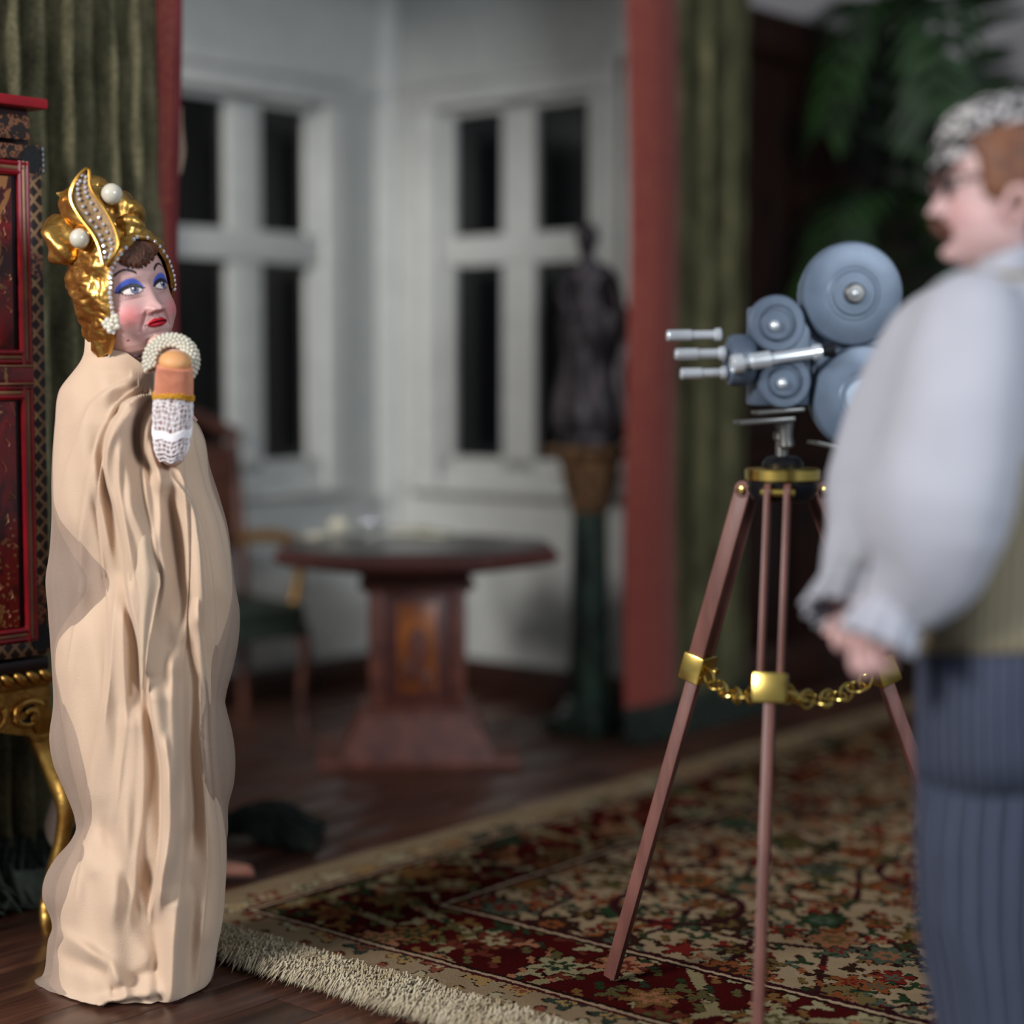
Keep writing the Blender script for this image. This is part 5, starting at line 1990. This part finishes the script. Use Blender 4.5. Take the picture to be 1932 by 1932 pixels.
def folds(X, Y):
    F = np.zeros_like(X)
    for kind, w, amp, path in RIDGES:
        q = np.array([(p[1], p[0]) for p in path], float)
        o = np.argsort(q[:, 0])
        q = q[o]
        xc = smooth_interp(q, Y)
        y0, y1 = q[0, 0], q[-1, 0]
        fade = smst(y0 - 26, y0 + 24, Y) * (1 - smst(y1 - 40, y1 + 30, Y))
        d = (X - xc) / w
        if kind == 'g':
            f = np.exp(-d ** 2)
        elif kind == 's':
            f = np.where(d > 0, np.exp(-(d / 1.6) ** 2), np.exp(-(d / .17) ** 2))
        else:
            f = np.where(d < 0, np.exp(-(d / 1.6) ** 2), np.exp(-(d / .17) ** 2))
        F += amp * 1.9 * f * fade
    # horizontal-ish puddled folds at the hem
    for (x0, y0, x1, y1, w, amp) in ((95, 1748, 235, 1838, 12, .026), (110, 1790, 200, 1822, 9, -.024), (190, 1862, 300, 1836, 9, .022), (70, 1846, 190, 1868, 12, .016), (215, 1845, 290, 1815, 7, -.016), (120, 1560, 175, 1640, 16, .01)):
        tt = np.clip(((X - x0) * (x1 - x0) + (Y - y0) * (y1 - y0)) / ((x1 - x0) ** 2 + (y1 - y0) ** 2), 0, 1)
        dd = np.hypot(X - (x0 + tt * (x1 - x0)), Y - (y0 + tt * (y1 - y0)))
        F += amp * np.exp(-(dd / w) ** 2)
    # broad irregularity
    F += .005 * np.sin(X * .05 + Y * .013) + .004 * np.sin(X * .11 - Y * .02 + 1)
    return F


def gown_shell(xl_t, xr_t, D0, off, nv=330, ns=190, depth_k=1.0, v1=1.0):
    v = np.linspace(0, 1, nv)[:, None]
    s = np.sin(np.linspace(-PI / 2, PI / 2, ns))[None, :]
    tp = np.array(TOP)
    tx, ty = np.interp(s, tp[:, 0], tp[:, 1]), np.interp(s, tp[:, 0], tp[:, 2])
    bp = np.array(BOT)
    yb = np.interp(s, bp[:, 0], bp[:, 1])
    Y = ty + (yb - ty) * v
    xl, xr = smooth_interp(xl_t, Y), smooth_interp(xr_t, Y)
    X = xl * (1 - s) / 2 + xr * (1 + s) / 2
    w = smst(0, .085, v)
    X = tx * (1 - w) + X * w
    # small random wobble on the hem
    Y = Y + (6 * np.sin(X * .12) + 4 * np.sin(X * .31 + 1)) * smst(.985, 1, v)
    bdep = np.interp(Y, [637, 700, 800, 1000, 1300, 1600, 1880], [.035, .10, .13, .135, .13, .135, .15]) * depth_k
    prof = (1 - np.abs(s) ** 2.3) ** .5
    Dc = np.interp(Y, [637, 900, 1880], [4.05, 4.04, 4.045])
    Ff = folds(X, Y) * (1 - np.abs(s) ** 5)
    Ff = Ff * smst(0, .05, v)
    front = Dc - bdep * prof - Ff + off * np.minimum(1, prof * 2.2) + D0
    back = Dc + bdep * .8 * prof + .012 * np.sin(X * .09) * prof - off * np.minimum(1, prof * 2.2) + D0
    allp = []
    for (dep, rev) in ((front, False), (back, True)):
        a_ = (X - 966) / FPX
        b_ = (966 - Y) / FPX
        Yd = _c + b_ * _s
        Zd = b_ * _c - _s
        t = dep / Yd
        z = CAM_H + Zd * t
        u = smst(.93, 1.0, v)
        z = z * (1 - u) + np.maximum(.004, z * .12) * u
        z = np.maximum(z, .004)
        p = np.stack([a_ * t, dep, z], -1)
        if rev:
            p = p[:, ::-1][:, 1:-1]
        allp.append(p)
    p = np.concatenate(allp, 1)
    n = p.shape[1]
    m = MB()
    m.v = [tuple(q) for q in p.reshape(-1, 3)]
    for k in range(nv - 1):
        o = k * n
        for i in range(n):
            j = (i + 1) % n
            m.f.append((o + i, o + n + i, o + n + j, o + j))
    return m


def gown_mat(name, c1, c2):
    t = NT(name)
    v = t.coord('Object')
    n1 = t.noise(v, 6, 3)
    t.l(t.mix(n1.outputs[0], c1, c2), t.bsdf.inputs['Base Color'])
    t.set(Roughness=.9)
    t.bsdf.inputs['Specular IOR Level'].default_value = .12
    t.bsdf.inputs['Subsurface Weight'].default_value = .15
    t.bsdf.inputs['Subsurface Radius'].default_value = (.030, .014, .007)
    t.bsdf.inputs['Subsurface Scale'].default_value = 1.0
    t.bsdf.inputs['Sheen Weight'].default_value = .15
    nz = t.noise(v, 430, 2, .6)
    t.bump(nz.outputs[0], .45, .003)
    return t.m


M_['gown'] = gown_mat('cream_crepe', srgb(202, 177, 154), srgb(194, 167, 143))
gown_shell(CLx, CRx, 0, .0, 360, 320).build('gown', M_['gown'], doll, True, 80)
M_['veil'] = sheer('sheer_cream_crepe', srgb(196, 178, 164), .74)
gown_shell(WL, WRt, .0, .022, 300, 170, .96).build('veil', M_['veil'], doll, True, 80)
# the cape's hanging tail with its raw edge
cl = [(240, 960), (243, 1040), (246, 1110), (254, 1170), (263, 1230), (267, 1285), (268, 1301)]
crr = [(272, 960), (288, 1040), (302, 1092), (296, 1130), (284, 1200), (277, 1250), (270, 1301)]
a_, b_ = cr([(x, y, 0) for x, y in cl], 6), cr([(x, y, 0) for x, y in crr], 6)
rings = []
for i in range(len(a_)):
    rf, rb = [], []
    for k in range(9):
        t = k / 8
        q = a_[i].lerp(b_[i], t)
        dd = np.interp(q.y, [960, 1010, 1080, 1300], [3.92, 3.868, 3.856, 3.860]) - .010 * math.sin(t * PI) - .005 * math.sin(t * 9 + q.y * .02)
        rf.append(P(q.x, q.y, dd))
        rb.append(P(q.x, q.y, dd + .004))
    rings.append(rf + rb[::-1])
MB().loft(rings).build('cape_tail', M_['gown'], doll, True, 80)
# puff of veil behind the cabinet leg
rings = []
for k in range(12):
    t = k / 11
    y = 1490 + 110 * t
    wd_ = 30 * math.sin(PI * (t * .9 + .05)) + 3
    rings.append([P(112 + wd_ * .9 * math.cos(an) + 6 * math.sin(t * 5), y, 4.50 + .03 * math.sin(an)) for an in np.linspace(0, 2 * PI, 24, endpoint=False)])
MB().loft(rings).build('veil_end', M_['veil'], doll)

# ------------------------------------------------------------------ the cameraman doll
MD = 2.97
HCm = P(1897, 352, MD)
RHm = Matrix.Rotation(math.radians(-99), 4, 'Z') @ Matrix.Rotation(math.radians(-2), 4, 'X')
man = thing('doll', (P(1930, 1230, MD).x, MD, 0), 'doll cameraman in speckled cap, puffy white shirt, striped waistcoat and dark pinstripe trousers', 'doll', 'dolls')


def man_face(x, z, front):
    dy = np.zeros_like(x)
    axx = np.abs(x)
    t = np.clip((.014 - z) / .058, 0, 1)
    dy += np.exp(-(x / (.008 + .007 * t)) ** 2) * t ** 1.1 * .031 * (1 - smst(-.046, -.056, z)) * smst(.022, 0, z)
    dy += .009 * gs(axx, z, .015, -.042, .007, .008)
    dy -= .009 * gs(axx, z, .034, .004, .02, .016)
    dy += .006 * gs(axx, z, .035, .002, .017, .011)
    dy += .006 * gs(x, z, 0, .032, .05, .010)
    dy += .005 * gs(axx, z, .046, -.045, .02, .02)
    dy += .007 * gs(x, z, 0, -.066, .024, .010)
    dy += .004 * gs(x, z, 0, -.082, .018, .007)
    dy -= .005 * gs(x, z, 0, -.092, .02, .005)
    dy += .016 * gs(x, z, 0, -.110, .022, .014)
    dy *= front
    col = np.ones(x.shape + (3,)) * lin(186, 154, 152)
    col = lerpc(col, .4 * gs(axx, z, .05, -.045, .028, .025) * front, lin(196, 130, 132))
    must = (axx < .034) & (z < -.056 - axx * .25) & (z > -.074 - axx * .35) & (front > .3)
    col[must] = lin(104, 60, 44)
    lip = (axx < .02) & (z < -.076) & (z > -.088) & (front > .3)
    col[lip] = lin(150, 84, 80)
    e = axx - .035
    eye = (np.abs(e) < .015) & (np.abs(z - .002) < .006) & (front > .2)
    col[eye] = lin(214, 206, 204)
    col[eye & (np.abs(e) < .006)] = lin(50, 40, 40)
    brow = (np.abs(e) < .02) & (np.abs(z - .026) < .0035) & (front > .2)
    col[brow] = lin(80, 48, 32)
    return dy, np.zeros_like(x), np.zeros_like(x), col


RING_M = [(z, a * 1.02, f * .96, b_ * 1.0) for z, a, f, b_ in RING_W[:16]] + [(-.16, .046, .044, .056), (-.20, .050, .046, .060), (-.225, .075, .055, .065), (-.255, .095, .065, .075), (-.33, .10, .075, .085), (-.50, .095, .08, .085), (-.70, .09, .08, .08), (-.80, .09, .08, .08)]
hm, hcol = head_mesh(RING_M, man_face, RHm, HCm, 240, 240)
HLm = Matrix.Translation(HCm) @ RHm
# ears
ex_ = MB()
for sg in (-1, 1):
    pts = cr([(sg * .072, .004, -.066), (sg * .088, -.006, -.044), (sg * .093, .0, -.018), (sg * .093, .018, -.012), (sg * .090, .026, -.030), (sg * .084, .018, -.054), (sg * .074, .006, -.068)], 5)
    ex_.tube(pts, [.006] + [.0075] * (len(pts) - 2) + [.006], 8, HLm)
    ex_.sphere((sg * .077, .008, -.042), .018, 12, 8, HLm, (.35, .7, 1.2))
hm.add(ex_.v, ex_.f)
hcol = np.concatenate([hcol, np.ones((len(ex_.v), 3)) * lin(188, 150, 146)])

# arms (inside the sleeves) and hands
AD = 2.775
hands = MB()
hands.tube(cr([P(1830, 610, 2.83), P(1800, 800, 2.79), P(1790, 1010, 2.76), P(1700, 1110, 2.76), P(1640, 1165, 2.78)], 5), [.05] * 8 + [.042] * 6 + [.034] * 7, 12)
hands.tube(cr([P(1800, 640, 3.13), P(1700, 840, 3.14), P(1660, 1010, 3.08), P(1600, 1100, 2.99), P(1590, 1160, 2.93)], 5), [.05] * 8 + [.042] * 6 + [.034] * 7, 12)
hp = P(1636, 1196, 2.79)
hands.sphere(hp, .020, 14, 10, None, (.8, .7, 1.15))
for i in range(4):
    b0 = hp + Vector((-.018 + .009 * i, -.012, -.016))
    b1 = b0 + Vector((-.004 + .003 * i, -.012, -.024))
    b2 = b1 + Vector((.010, .004, -.016 + .003 * i))
    b3 = b2 + Vector((.012, .010, .002))
    hands.tube(cr([b0, b1, b2, b3], 4), [.0095] * 8 + [.0085] * 5, 8)
hands.tube(cr([hp + Vector((.02, -.01, .0)), hp + Vector((.034, -.012, -.022)), hp + Vector((.024, -.008, -.036))], 4), [.010] * 5 + [.008] * 4, 8)
hp2 = P(1592, 1168, 2.92)
hands.sphere(hp2, .018, 14, 10, None, (.8, .8, 1.2))
for i in range(4):
    b0 = hp2 + Vector((-.016 + .01 * i, -.008, -.016))
    hands.tube(cr([b0, b0 + Vector((.004, -.010, -.022)), b0 + Vector((.016, .0, -.032))], 4), [.009] * 5 + [.008] * 4, 8)
hands.tube(cr([hp2 + Vector((-.02, 0, 0)), hp2 + Vector((-.026, -.004, -.024))], 4), .009, 8)
hm.add(hands.v, hands.f)
hcol = np.concatenate([hcol, np.ones((len(hands.v), 3)) * lin(190, 150, 146)])
hm.build('body', paint_mat('painted_porcelain_man', .5), man, True, 60, hcol)

# hair: shell over back and sides, coming forward in a sideburn
tzm = np.array(RING_M)[::-1]


def man_pt(th, z, sc):
    ax = np.interp(z, tzm[:, 0], tzm[:, 1])
    yf = np.interp(z, tzm[:, 0], tzm[:, 2])
    yb = max(np.interp(z, tzm[:, 0], tzm[:, 3]), .07 if z < -.05 else 0)
    ct = math.cos(th)
    return Vector((ax * math.sin(th) * sc, (-yf * abs(ct) ** .86 if ct > 0 else yb * abs(ct)) * sc, z * 1.02 + (.004 if sc > 1.05 else 0)))


rings = []
for z in list(np.linspace(.128, -.09, 46)):
    o = interp([(-.09, 2.1), (-.05, 1.95), (-.035, 1.75), (-.02, 1.22), (.0, 1.18), (.03, 1.08), (.05, .95), (.07, .72), (.1, .5), (.13, .3)], z)
    ring = []
    for th in np.linspace(o, 2 * PI - o, 110):
        edge = min(th - o, 2 * PI - o - th)
        sc = 1.015 + .07 * min(1, edge / .12) + .035 * mnoise.noise((th * 7, z * 60, 1)) + .02 * math.sin(th * 31 + z * 40)
        ring.append(HLm @ man_pt(th, z, sc))
    rings.append(ring)
hr = MB().loft(rings, caps=False, wrap=False).build('hair', M_['hair_m'], man, True, 80)
hr.modifiers.new('thick', 'SOLIDIFY').thickness = .006
m = MB()
rg = random.Random(5)
for sg in (-1, 1):
    for i in range(26):
        x0 = rg.uniform(-.030, .030)
        m.tube(cr([HLm @ Vector((sg * .004, -.112, -.056)), HLm @ Vector((sg * (.014 + abs(x0) * .3), -.102 - rg.random() * .006, -.060 - rg.random() * .008)), HLm @ Vector((sg * (.028 + abs(x0) * .4), -.094, -.074 - rg.random() * .012))], 3), [.002, .003, .004, .004, .003, .002, .001], 5)
m.build('moustache', simple('dark_brown_hair', srgb(84, 46, 32), srgb(60, 32, 22), .7), man)


# cap of speckled tweed
def tweed():
    t = NT('speckled_tweed')
    v = t.n('ShaderNodeTexVoronoi')
    v.inputs['Scale'].default_value = 120
    t.l(t.coord('Object'), v.inputs['Vector'])
    sc = t.n('ShaderNodeSeparateColor')
    t.l(v.outputs['Color'], sc.inputs[0])
    c = t.ramp(sc.outputs[0], [(0, srgb(22, 22, 28)), (.36, srgb(150, 146, 146)), (.58, srgb(60, 62, 68)), (.80, srgb(186, 182, 180))], 'CONSTANT')
    t.l(c, t.bsdf.inputs['Base Color'])
    t.set(Roughness=.9)
    t.bump(v.outputs['Distance'], .4, .006)
    return t.m


M_['tweed'] = tweed()
cap = MB()
rings = []
for k in range(18):
    t = k / 17
    ph = t * PI / 2
    rr = math.cos(ph) ** .7
    z = .088 + .056 * math.sin(ph)
    rings.append([HLm @ Vector((.088 * rr * math.cos(an) * (1 + .02 * math.sin(an * 9)), -.008 + .108 * rr * math.sin(an) * (1 + .02 * math.sin(an * 9)), z + .030 * math.sin(an) * (1 - t))) for an in np.linspace(0, 2 * PI, 72, endpoint=False)])
cap.loft(rings)
capo = cap.build('cap', M_['tweed'], man)
vis = MB()
rf, rb = [], []
rings = []
for k in range(12):
    s_ = -1 + 2 * k / 11
    an = s_ * 1.05
    inner = Vector((.078 * math.sin(an), -.085 * math.cos(an) - .006, .085))
    outer = Vector((.072 * math.sin(an), -.085 * math.cos(an) - .012 - .020 * math.cos(s_ * PI / 2) - .004, .050 - .022 * math.cos(s_ * PI / 2)))
    rings.append([HLm @ inner, HLm @ ((inner + outer) / 2 + Vector((0, -.004, .006))), HLm @ outer, HLm @ (outer - Vector((0, 0, .006))), HLm @ ((inner + outer) / 2 + Vector((0, .0, -.002))), HLm @ (inner - Vector((0, 0, .008)))])
vis.loft(rings).build('cap_visor', M_['tweed'], capo)
# spectacles
gl = MB()
for sg in (-1, 1):
    gl.tube([HLm @ Vector((sg * .036 + .021 * math.cos(a_), -.106 - .004 * math.cos(a_) * sg, .002 + .017 * math.sin(a_))) for a_ in np.linspace(0, 2 * PI, 24, endpoint=False)], .0028, 6, closed=True)
    gl.tube(cr([HLm @ Vector((sg * .058, -.104, .006)), HLm @ Vector((sg * .084, -.06, .008)), HLm @ Vector((sg * .090, .0, .006)), HLm @ Vector((sg * .088, .02, -.004))], 5), .0026, 6)
gl.tube(cr([HLm @ Vector((-.015, -.108, .006)), HLm @ Vector((0, -.114, .010)), HLm @ Vector((.015, -.108, .006))], 4), .0024, 6)
glo = gl.build('spectacles', simple('dark_wire', srgb(96, 70, 66), None, .35, .6), man)
for sg in (-1, 1):
    MB().lathe([(.0195, -.001), (.0195, .001)], 24, HLm @ Matrix.Translation((sg * .036, -.107, .002)) @ Matrix.Rotation(PI / 2, 4, 'X')).build('lens', simple('smoky_lens', srgb(48, 42, 46), None, .1), glo)


# clothes
def ring_px(cx, y, rx, d, ry, n=64, wr=0.0, ph=0.0):
    out = []
    for an in np.linspace(0, 2 * PI, n, endpoint=False):
        k = 1 + wr * math.sin(an * 7 + ph + y * .01) + wr * .6 * math.sin(an * 12 + ph * 2)
        out.append(P(cx + rx * k * math.cos(an), y, d + ry * k * math.sin(an)))
    return out


M_['shirt'] = simple('white_cotton', srgb(160, 161, 170), srgb(152, 153, 163), .85, nscale=6, bump=.15, bscale=120, sheen=.2)


def striped(name, c1, c2, c3, freq):
    t = NT(name)
    v = t.coord('Object')
    nz = t.noise(v, 18, 2)
    at = t.n('ShaderNodeAttribute', attribute_name='ang')
    s1 = t.math('SINE', t.math('MULTIPLY', at.outputs['Fac'], 2 * PI * freq))
    st1 = t.math('GREATER_THAN', s1, .80)
    c = t.mix(nz.outputs[0], c1, c2)
    c = t.mix(t.math('MULTIPLY', st1, .75), c, c3)
    t.l(c, t.bsdf.inputs['Base Color'])
    t.set(Roughness=.9)
    t.bsdf.inputs['Specular IOR Level'].default_value = .2
    return t.m


M_['trousers'] = striped('navy_pinstripe', srgb(50, 54, 70), srgb(42, 46, 61), srgb(84, 93, 110), 46)
M_['vest'] = striped('olive_striped_waistcoat', srgb(124, 116, 96), srgb(110, 102, 84), srgb(156, 146, 120), 52)
# shirt body and waistcoat
rings = [ring_px(cx, y, rx, MD, ry, 72, .01) for (y, cx, rx, ry) in ((506, 1915, 62, .075), (520, 1915, 78, .10), (545, 1918, 112, .16), (585, 1922, 138, .185), (660, 1926, 152, .19), (760, 1928, 160, .185), (860, 1930, 164, .18), (960, 1928, 170, .178), (1100, 1924, 176, .178), (1200, 1918, 178, .18))]
MB().loft(rings).build('shirt', M_['shirt'], man, True, 80)
rings = [ring_px(cx, y, rx, MD, ry, 72, .008) for (y, cx, rx, ry) in ((862, 1930, 168, .184), (866, 1930, 172, .190), (960, 1928, 177, .188), (1100, 1923, 183, .188), (1200, 1917, 186, .192), (1232, 1915, 187, .194), (1234, 1915, 180, .187))]
vest = MB().loft(rings).build('waistcoat', M_['vest'], man, True, 80, ang=[j / 72 for r_ in rings for j in range(72)])
# neckband of the waistcoat and the collar
MB().tube([P(1915 + 82 * math.cos(an), 524 - 8 * math.sin(an), MD + .10 * math.sin(an)) for an in np.linspace(0, 2 * PI, 40, endpoint=False)], .016, 8, closed=True).build('waistcoat_neck', M_['vest'], man)
rf = []
for k in range(7):
    t = k / 6
    rf.append([P(1908 + (74 - 8 * t + (10 if k == 0 else 0)) * math.cos(an), 528 - (58 + 12 * math.cos(an)) * t + 10 * math.cos(an) * -1, MD + (.088 - .006 * t) * math.sin(an)) for an in np.linspace(0, 2 * PI, 56, endpoint=False)])
co = MB().loft(rf, caps=False).build('collar', M_['shirt'], man, True, 80)
co.modifiers.new('thick', 'SOLIDIFY').thickness = .008
# puffed sleeves
near = [(1852, 560, 2.85, .060), (1832, 598, 2.82, .084), (1818, 660, 2.80, .095), (1806, 760, 2.78, .103), (1788, 860, 2.765, .111), (1766, 945, 2.755, .117), (1758, 1005, 2.755, .110), (1745, 1062, 2.76, .094), (1716, 1108, 2.77, .074), (1684, 1138, 2.78, .055), (1666, 1158, 2.785, .034)]


def sleeve(path, name, seed):
    sp = cr([P(x, y, d) for x, y, d, r in path], 8)
    n = len(sp)
    rr = [interp([(i / (len(path) - 1), q[3]) for i, q in enumerate(path)], k / (n - 1)) for k in range(n)]
    seg = 64
    m = MB().tube(sp, rr, seg, flat=.85)
    out = []
    for idx in range(n * seg):
        k, j = divmod(idx, seg)
        t = k / (n - 1)
        c = sp[k]
        p = Vector(m.v[idx])
        f = 1 + .030 * math.sin(2 * PI * j / seg * 5 + t * 5 + seed) * (.3 + t) + .05 * mnoise.noise((p.x * 9 + seed, p.y * 9, p.z * 9)) + (.05 * math.sin(2 * PI * j / seg * 11) * smst(.75, 1, np.array(t)))
        out.append(tuple(c + (p - c) * float(f)))
    m.v = out + m.v[n * seg:]
    return m.build(name, M_['shirt'], man, True, 80)


sleeve(near, 'sleeve', 0.0)
sleeve([(1830, 580, 3.12, .06), (1760, 640, 3.14, .09), (1700, 780, 3.15, .10), (1665, 920, 3.14, .11), (1650, 1000, 3.10, .10), (1620, 1070, 3.02, .075), (1595, 1110, 2.96, .05), (1590, 1130, 2.94, .03)], 'sleeve', 3.0)


def frill(c, axis, r0, r1, L, name, n=12):
    R_ = axis.to_track_quat('Z', 'X').to_matrix().to_4x4()
    Mx = Matrix.Translation(c) @ R_
    rings = []
    for k in range(9):
        t = k / 8
        r = r0 + (r1 - r0) * t ** .8
        rings.append([(r * (1 + .13 * t * math.sin(n * an)) * math.cos(an), r * (1 + .13 * t * math.sin(n * an)) * math.sin(an), L * t) for an in np.linspace(0, 2 * PI, 96, endpoint=False)])
    o = MB().loft(rings, Mx, False).build(name, M_['shirt'], man, True, 80)
    o.modifiers.new('thick', 'SOLIDIFY').thickness = .006


ax1 = (P(1650, 1210, 2.77) - P(1690, 1120, 2.78)).normalized()
frill(P(1692, 1122, 2.775), ax1, .044, .056, .078, 'cuff')
MB().tube([P(1686, 1146, 2.78) + Matrix.Rotation(0, 3, 'Z') @ (ax1.orthogonal().normalized() * .042 * math.cos(an) + ax1.cross(ax1.orthogonal()).normalized() * .042 * math.sin(an)) for an in np.linspace(0, 2 * PI, 30, endpoint=False)], .008, 8, closed=True).build('cuff_band', M_['shirt'], man)
ax2 = (P(1568, 1185, 2.88) - P(1606, 1080, 2.95)).normalized()
frill(P(1606, 1082, 2.93), ax2, .040, .052, .085, 'cuff')
# trousers: seat and two legs in one mesh
tr = MB()
zfl = .03
rings = [ring_px(cx, y, rx, MD, ry, 72, .012) for (y, cx, rx, ry) in ((1215, 1915, 178, .180), (1230, 1914, 183, .186), (1330, 1912, 188, .192), (1430, 1914, 190, .190), (1500, 1918, 186, .180))]
tr.loft(rings)
tra = [j / 72 for r_ in rings for j in range(72)]
for (dd, sx, cx0) in ((-.085, 0, 1905), (.09, 40, 1940)):
    rr = []
    for (z, cx, r) in ((.72, cx0, .128), (.62, cx0 - 6, .128), (.50, cx0 - 4, .122), (.42, cx0 + 4, .115), (.32, cx0 + 16, .105), (.2, cx0 + 26, .098), (.10, cx0 + 30, .098), (.05, cx0 + 30, .100)):
        c = P(cx, 1300, MD + dd)
        rr.append([(c.x + r * 1.12 * (1 + .03 * math.sin(an * 5 + z * 14)) * math.cos(an), c.y + r * .8 * (1 + .03 * math.sin(an * 5 + z * 14)) * math.sin(an), z + .012 * math.sin(an * 2 + z * 30)) for an in np.linspace(0, 2 * PI, 56, endpoint=False)])
    tr.loft(rr)
    tra += [j / 56 * .6 for r_ in rr for j in range(56)]
    c = P(cx0 + 28, 1300, MD + dd)
    sh_ = MB()
    rgs = []
    for k in range(12):
        t = k / 11
        xx = .07 - .27 * t
        w = .045 * math.sin(PI * (t * .86 + .10)) ** .6
        h = .085 - .05 * t if t < .92 else .025
        rgs.append([(c.x + xx, c.y + w * math.cos(an), max(.024, .024 + h * (.5 + .5 * math.sin(an)))) for an in np.linspace(0, 2 * PI, 20, endpoint=False)])
    sh_.loft(rgs).build('shoe', M_['blackmetal'], man)
tr.build('trousers', M_['trousers'], man, True, 80, ang=tra)

# ------------------------------------------------------------------ small things on the floor behind the gown
q = G(428, 1664)
sl = thing('slipper', (q.x, q.y, .0), 'small pinkish slipper on the floor behind the gown', 'slipper')
rgs = []
for k in range(12):
    t = k / 11
    w = .030 * math.sin(PI * (t * .86 + .08)) ** .6
    rgs.append([(q.x - .05 + .12 * t, q.y + .02 + w * math.cos(an), .008 + (.050 - .02 * t) * (.5 + .5 * math.sin(an)) * (1 if t < .95 else .6)) for an in np.linspace(0, 2 * PI, 20, endpoint=False)])
M_['slip'] = simple('pink_satin', srgb(196, 140, 118), srgb(180, 122, 104), .6)
MB().loft(rgs).build('upper', M_['slip'], sl)
MB().sphere((q.x - .03, q.y + .02, .062), .024, 14, 10, None, (1, .9, 1.1)).build('bow', M_['slip'], sl)
q = G(520, 1590)
ts = thing('tassel', (q.x, q.y, 0), 'dark green fringed tassel lying on the floor right of the gown', 'tassel')
m = MB()
rg = random.Random(77)
for i in range(420):
    an = rg.uniform(-.5, .5)
    L = rg.uniform(.10, .30)
    p0 = Vector((q.x - .16, q.y + .02, .04 + rg.uniform(-.02, .03)))
    p1 = p0 + Vector((L * .6, L * .6 * math.sin(an), rg.uniform(.0, .05)))
    p2 = p0 + Vector((L, L * math.sin(an) * 1.3, 0))
    p2.z = rg.uniform(.004, .02)
    m.tube([p0, p1, p2], [.005, .005, .003], 4, caps=False)
tag(m.build('threads', M_['fringe_green'], ts), None, None, None, 'stuff')
MB().sphere((q.x - .17, q.y + .02, .045), .042, 16, 12, None, (1.2, 1, .9)).build('knot', M_['fringe_green'], ts)
MB().tube(cr([(q.x - .02, q.y - .03, .02), (q.x + .04, q.y - .02, .03), (q.x + .09, q.y + .0, .02)], 5), .010, 8).build('orange_cord', simple('orange_cord', srgb(176, 92, 58), None, .7), ts)
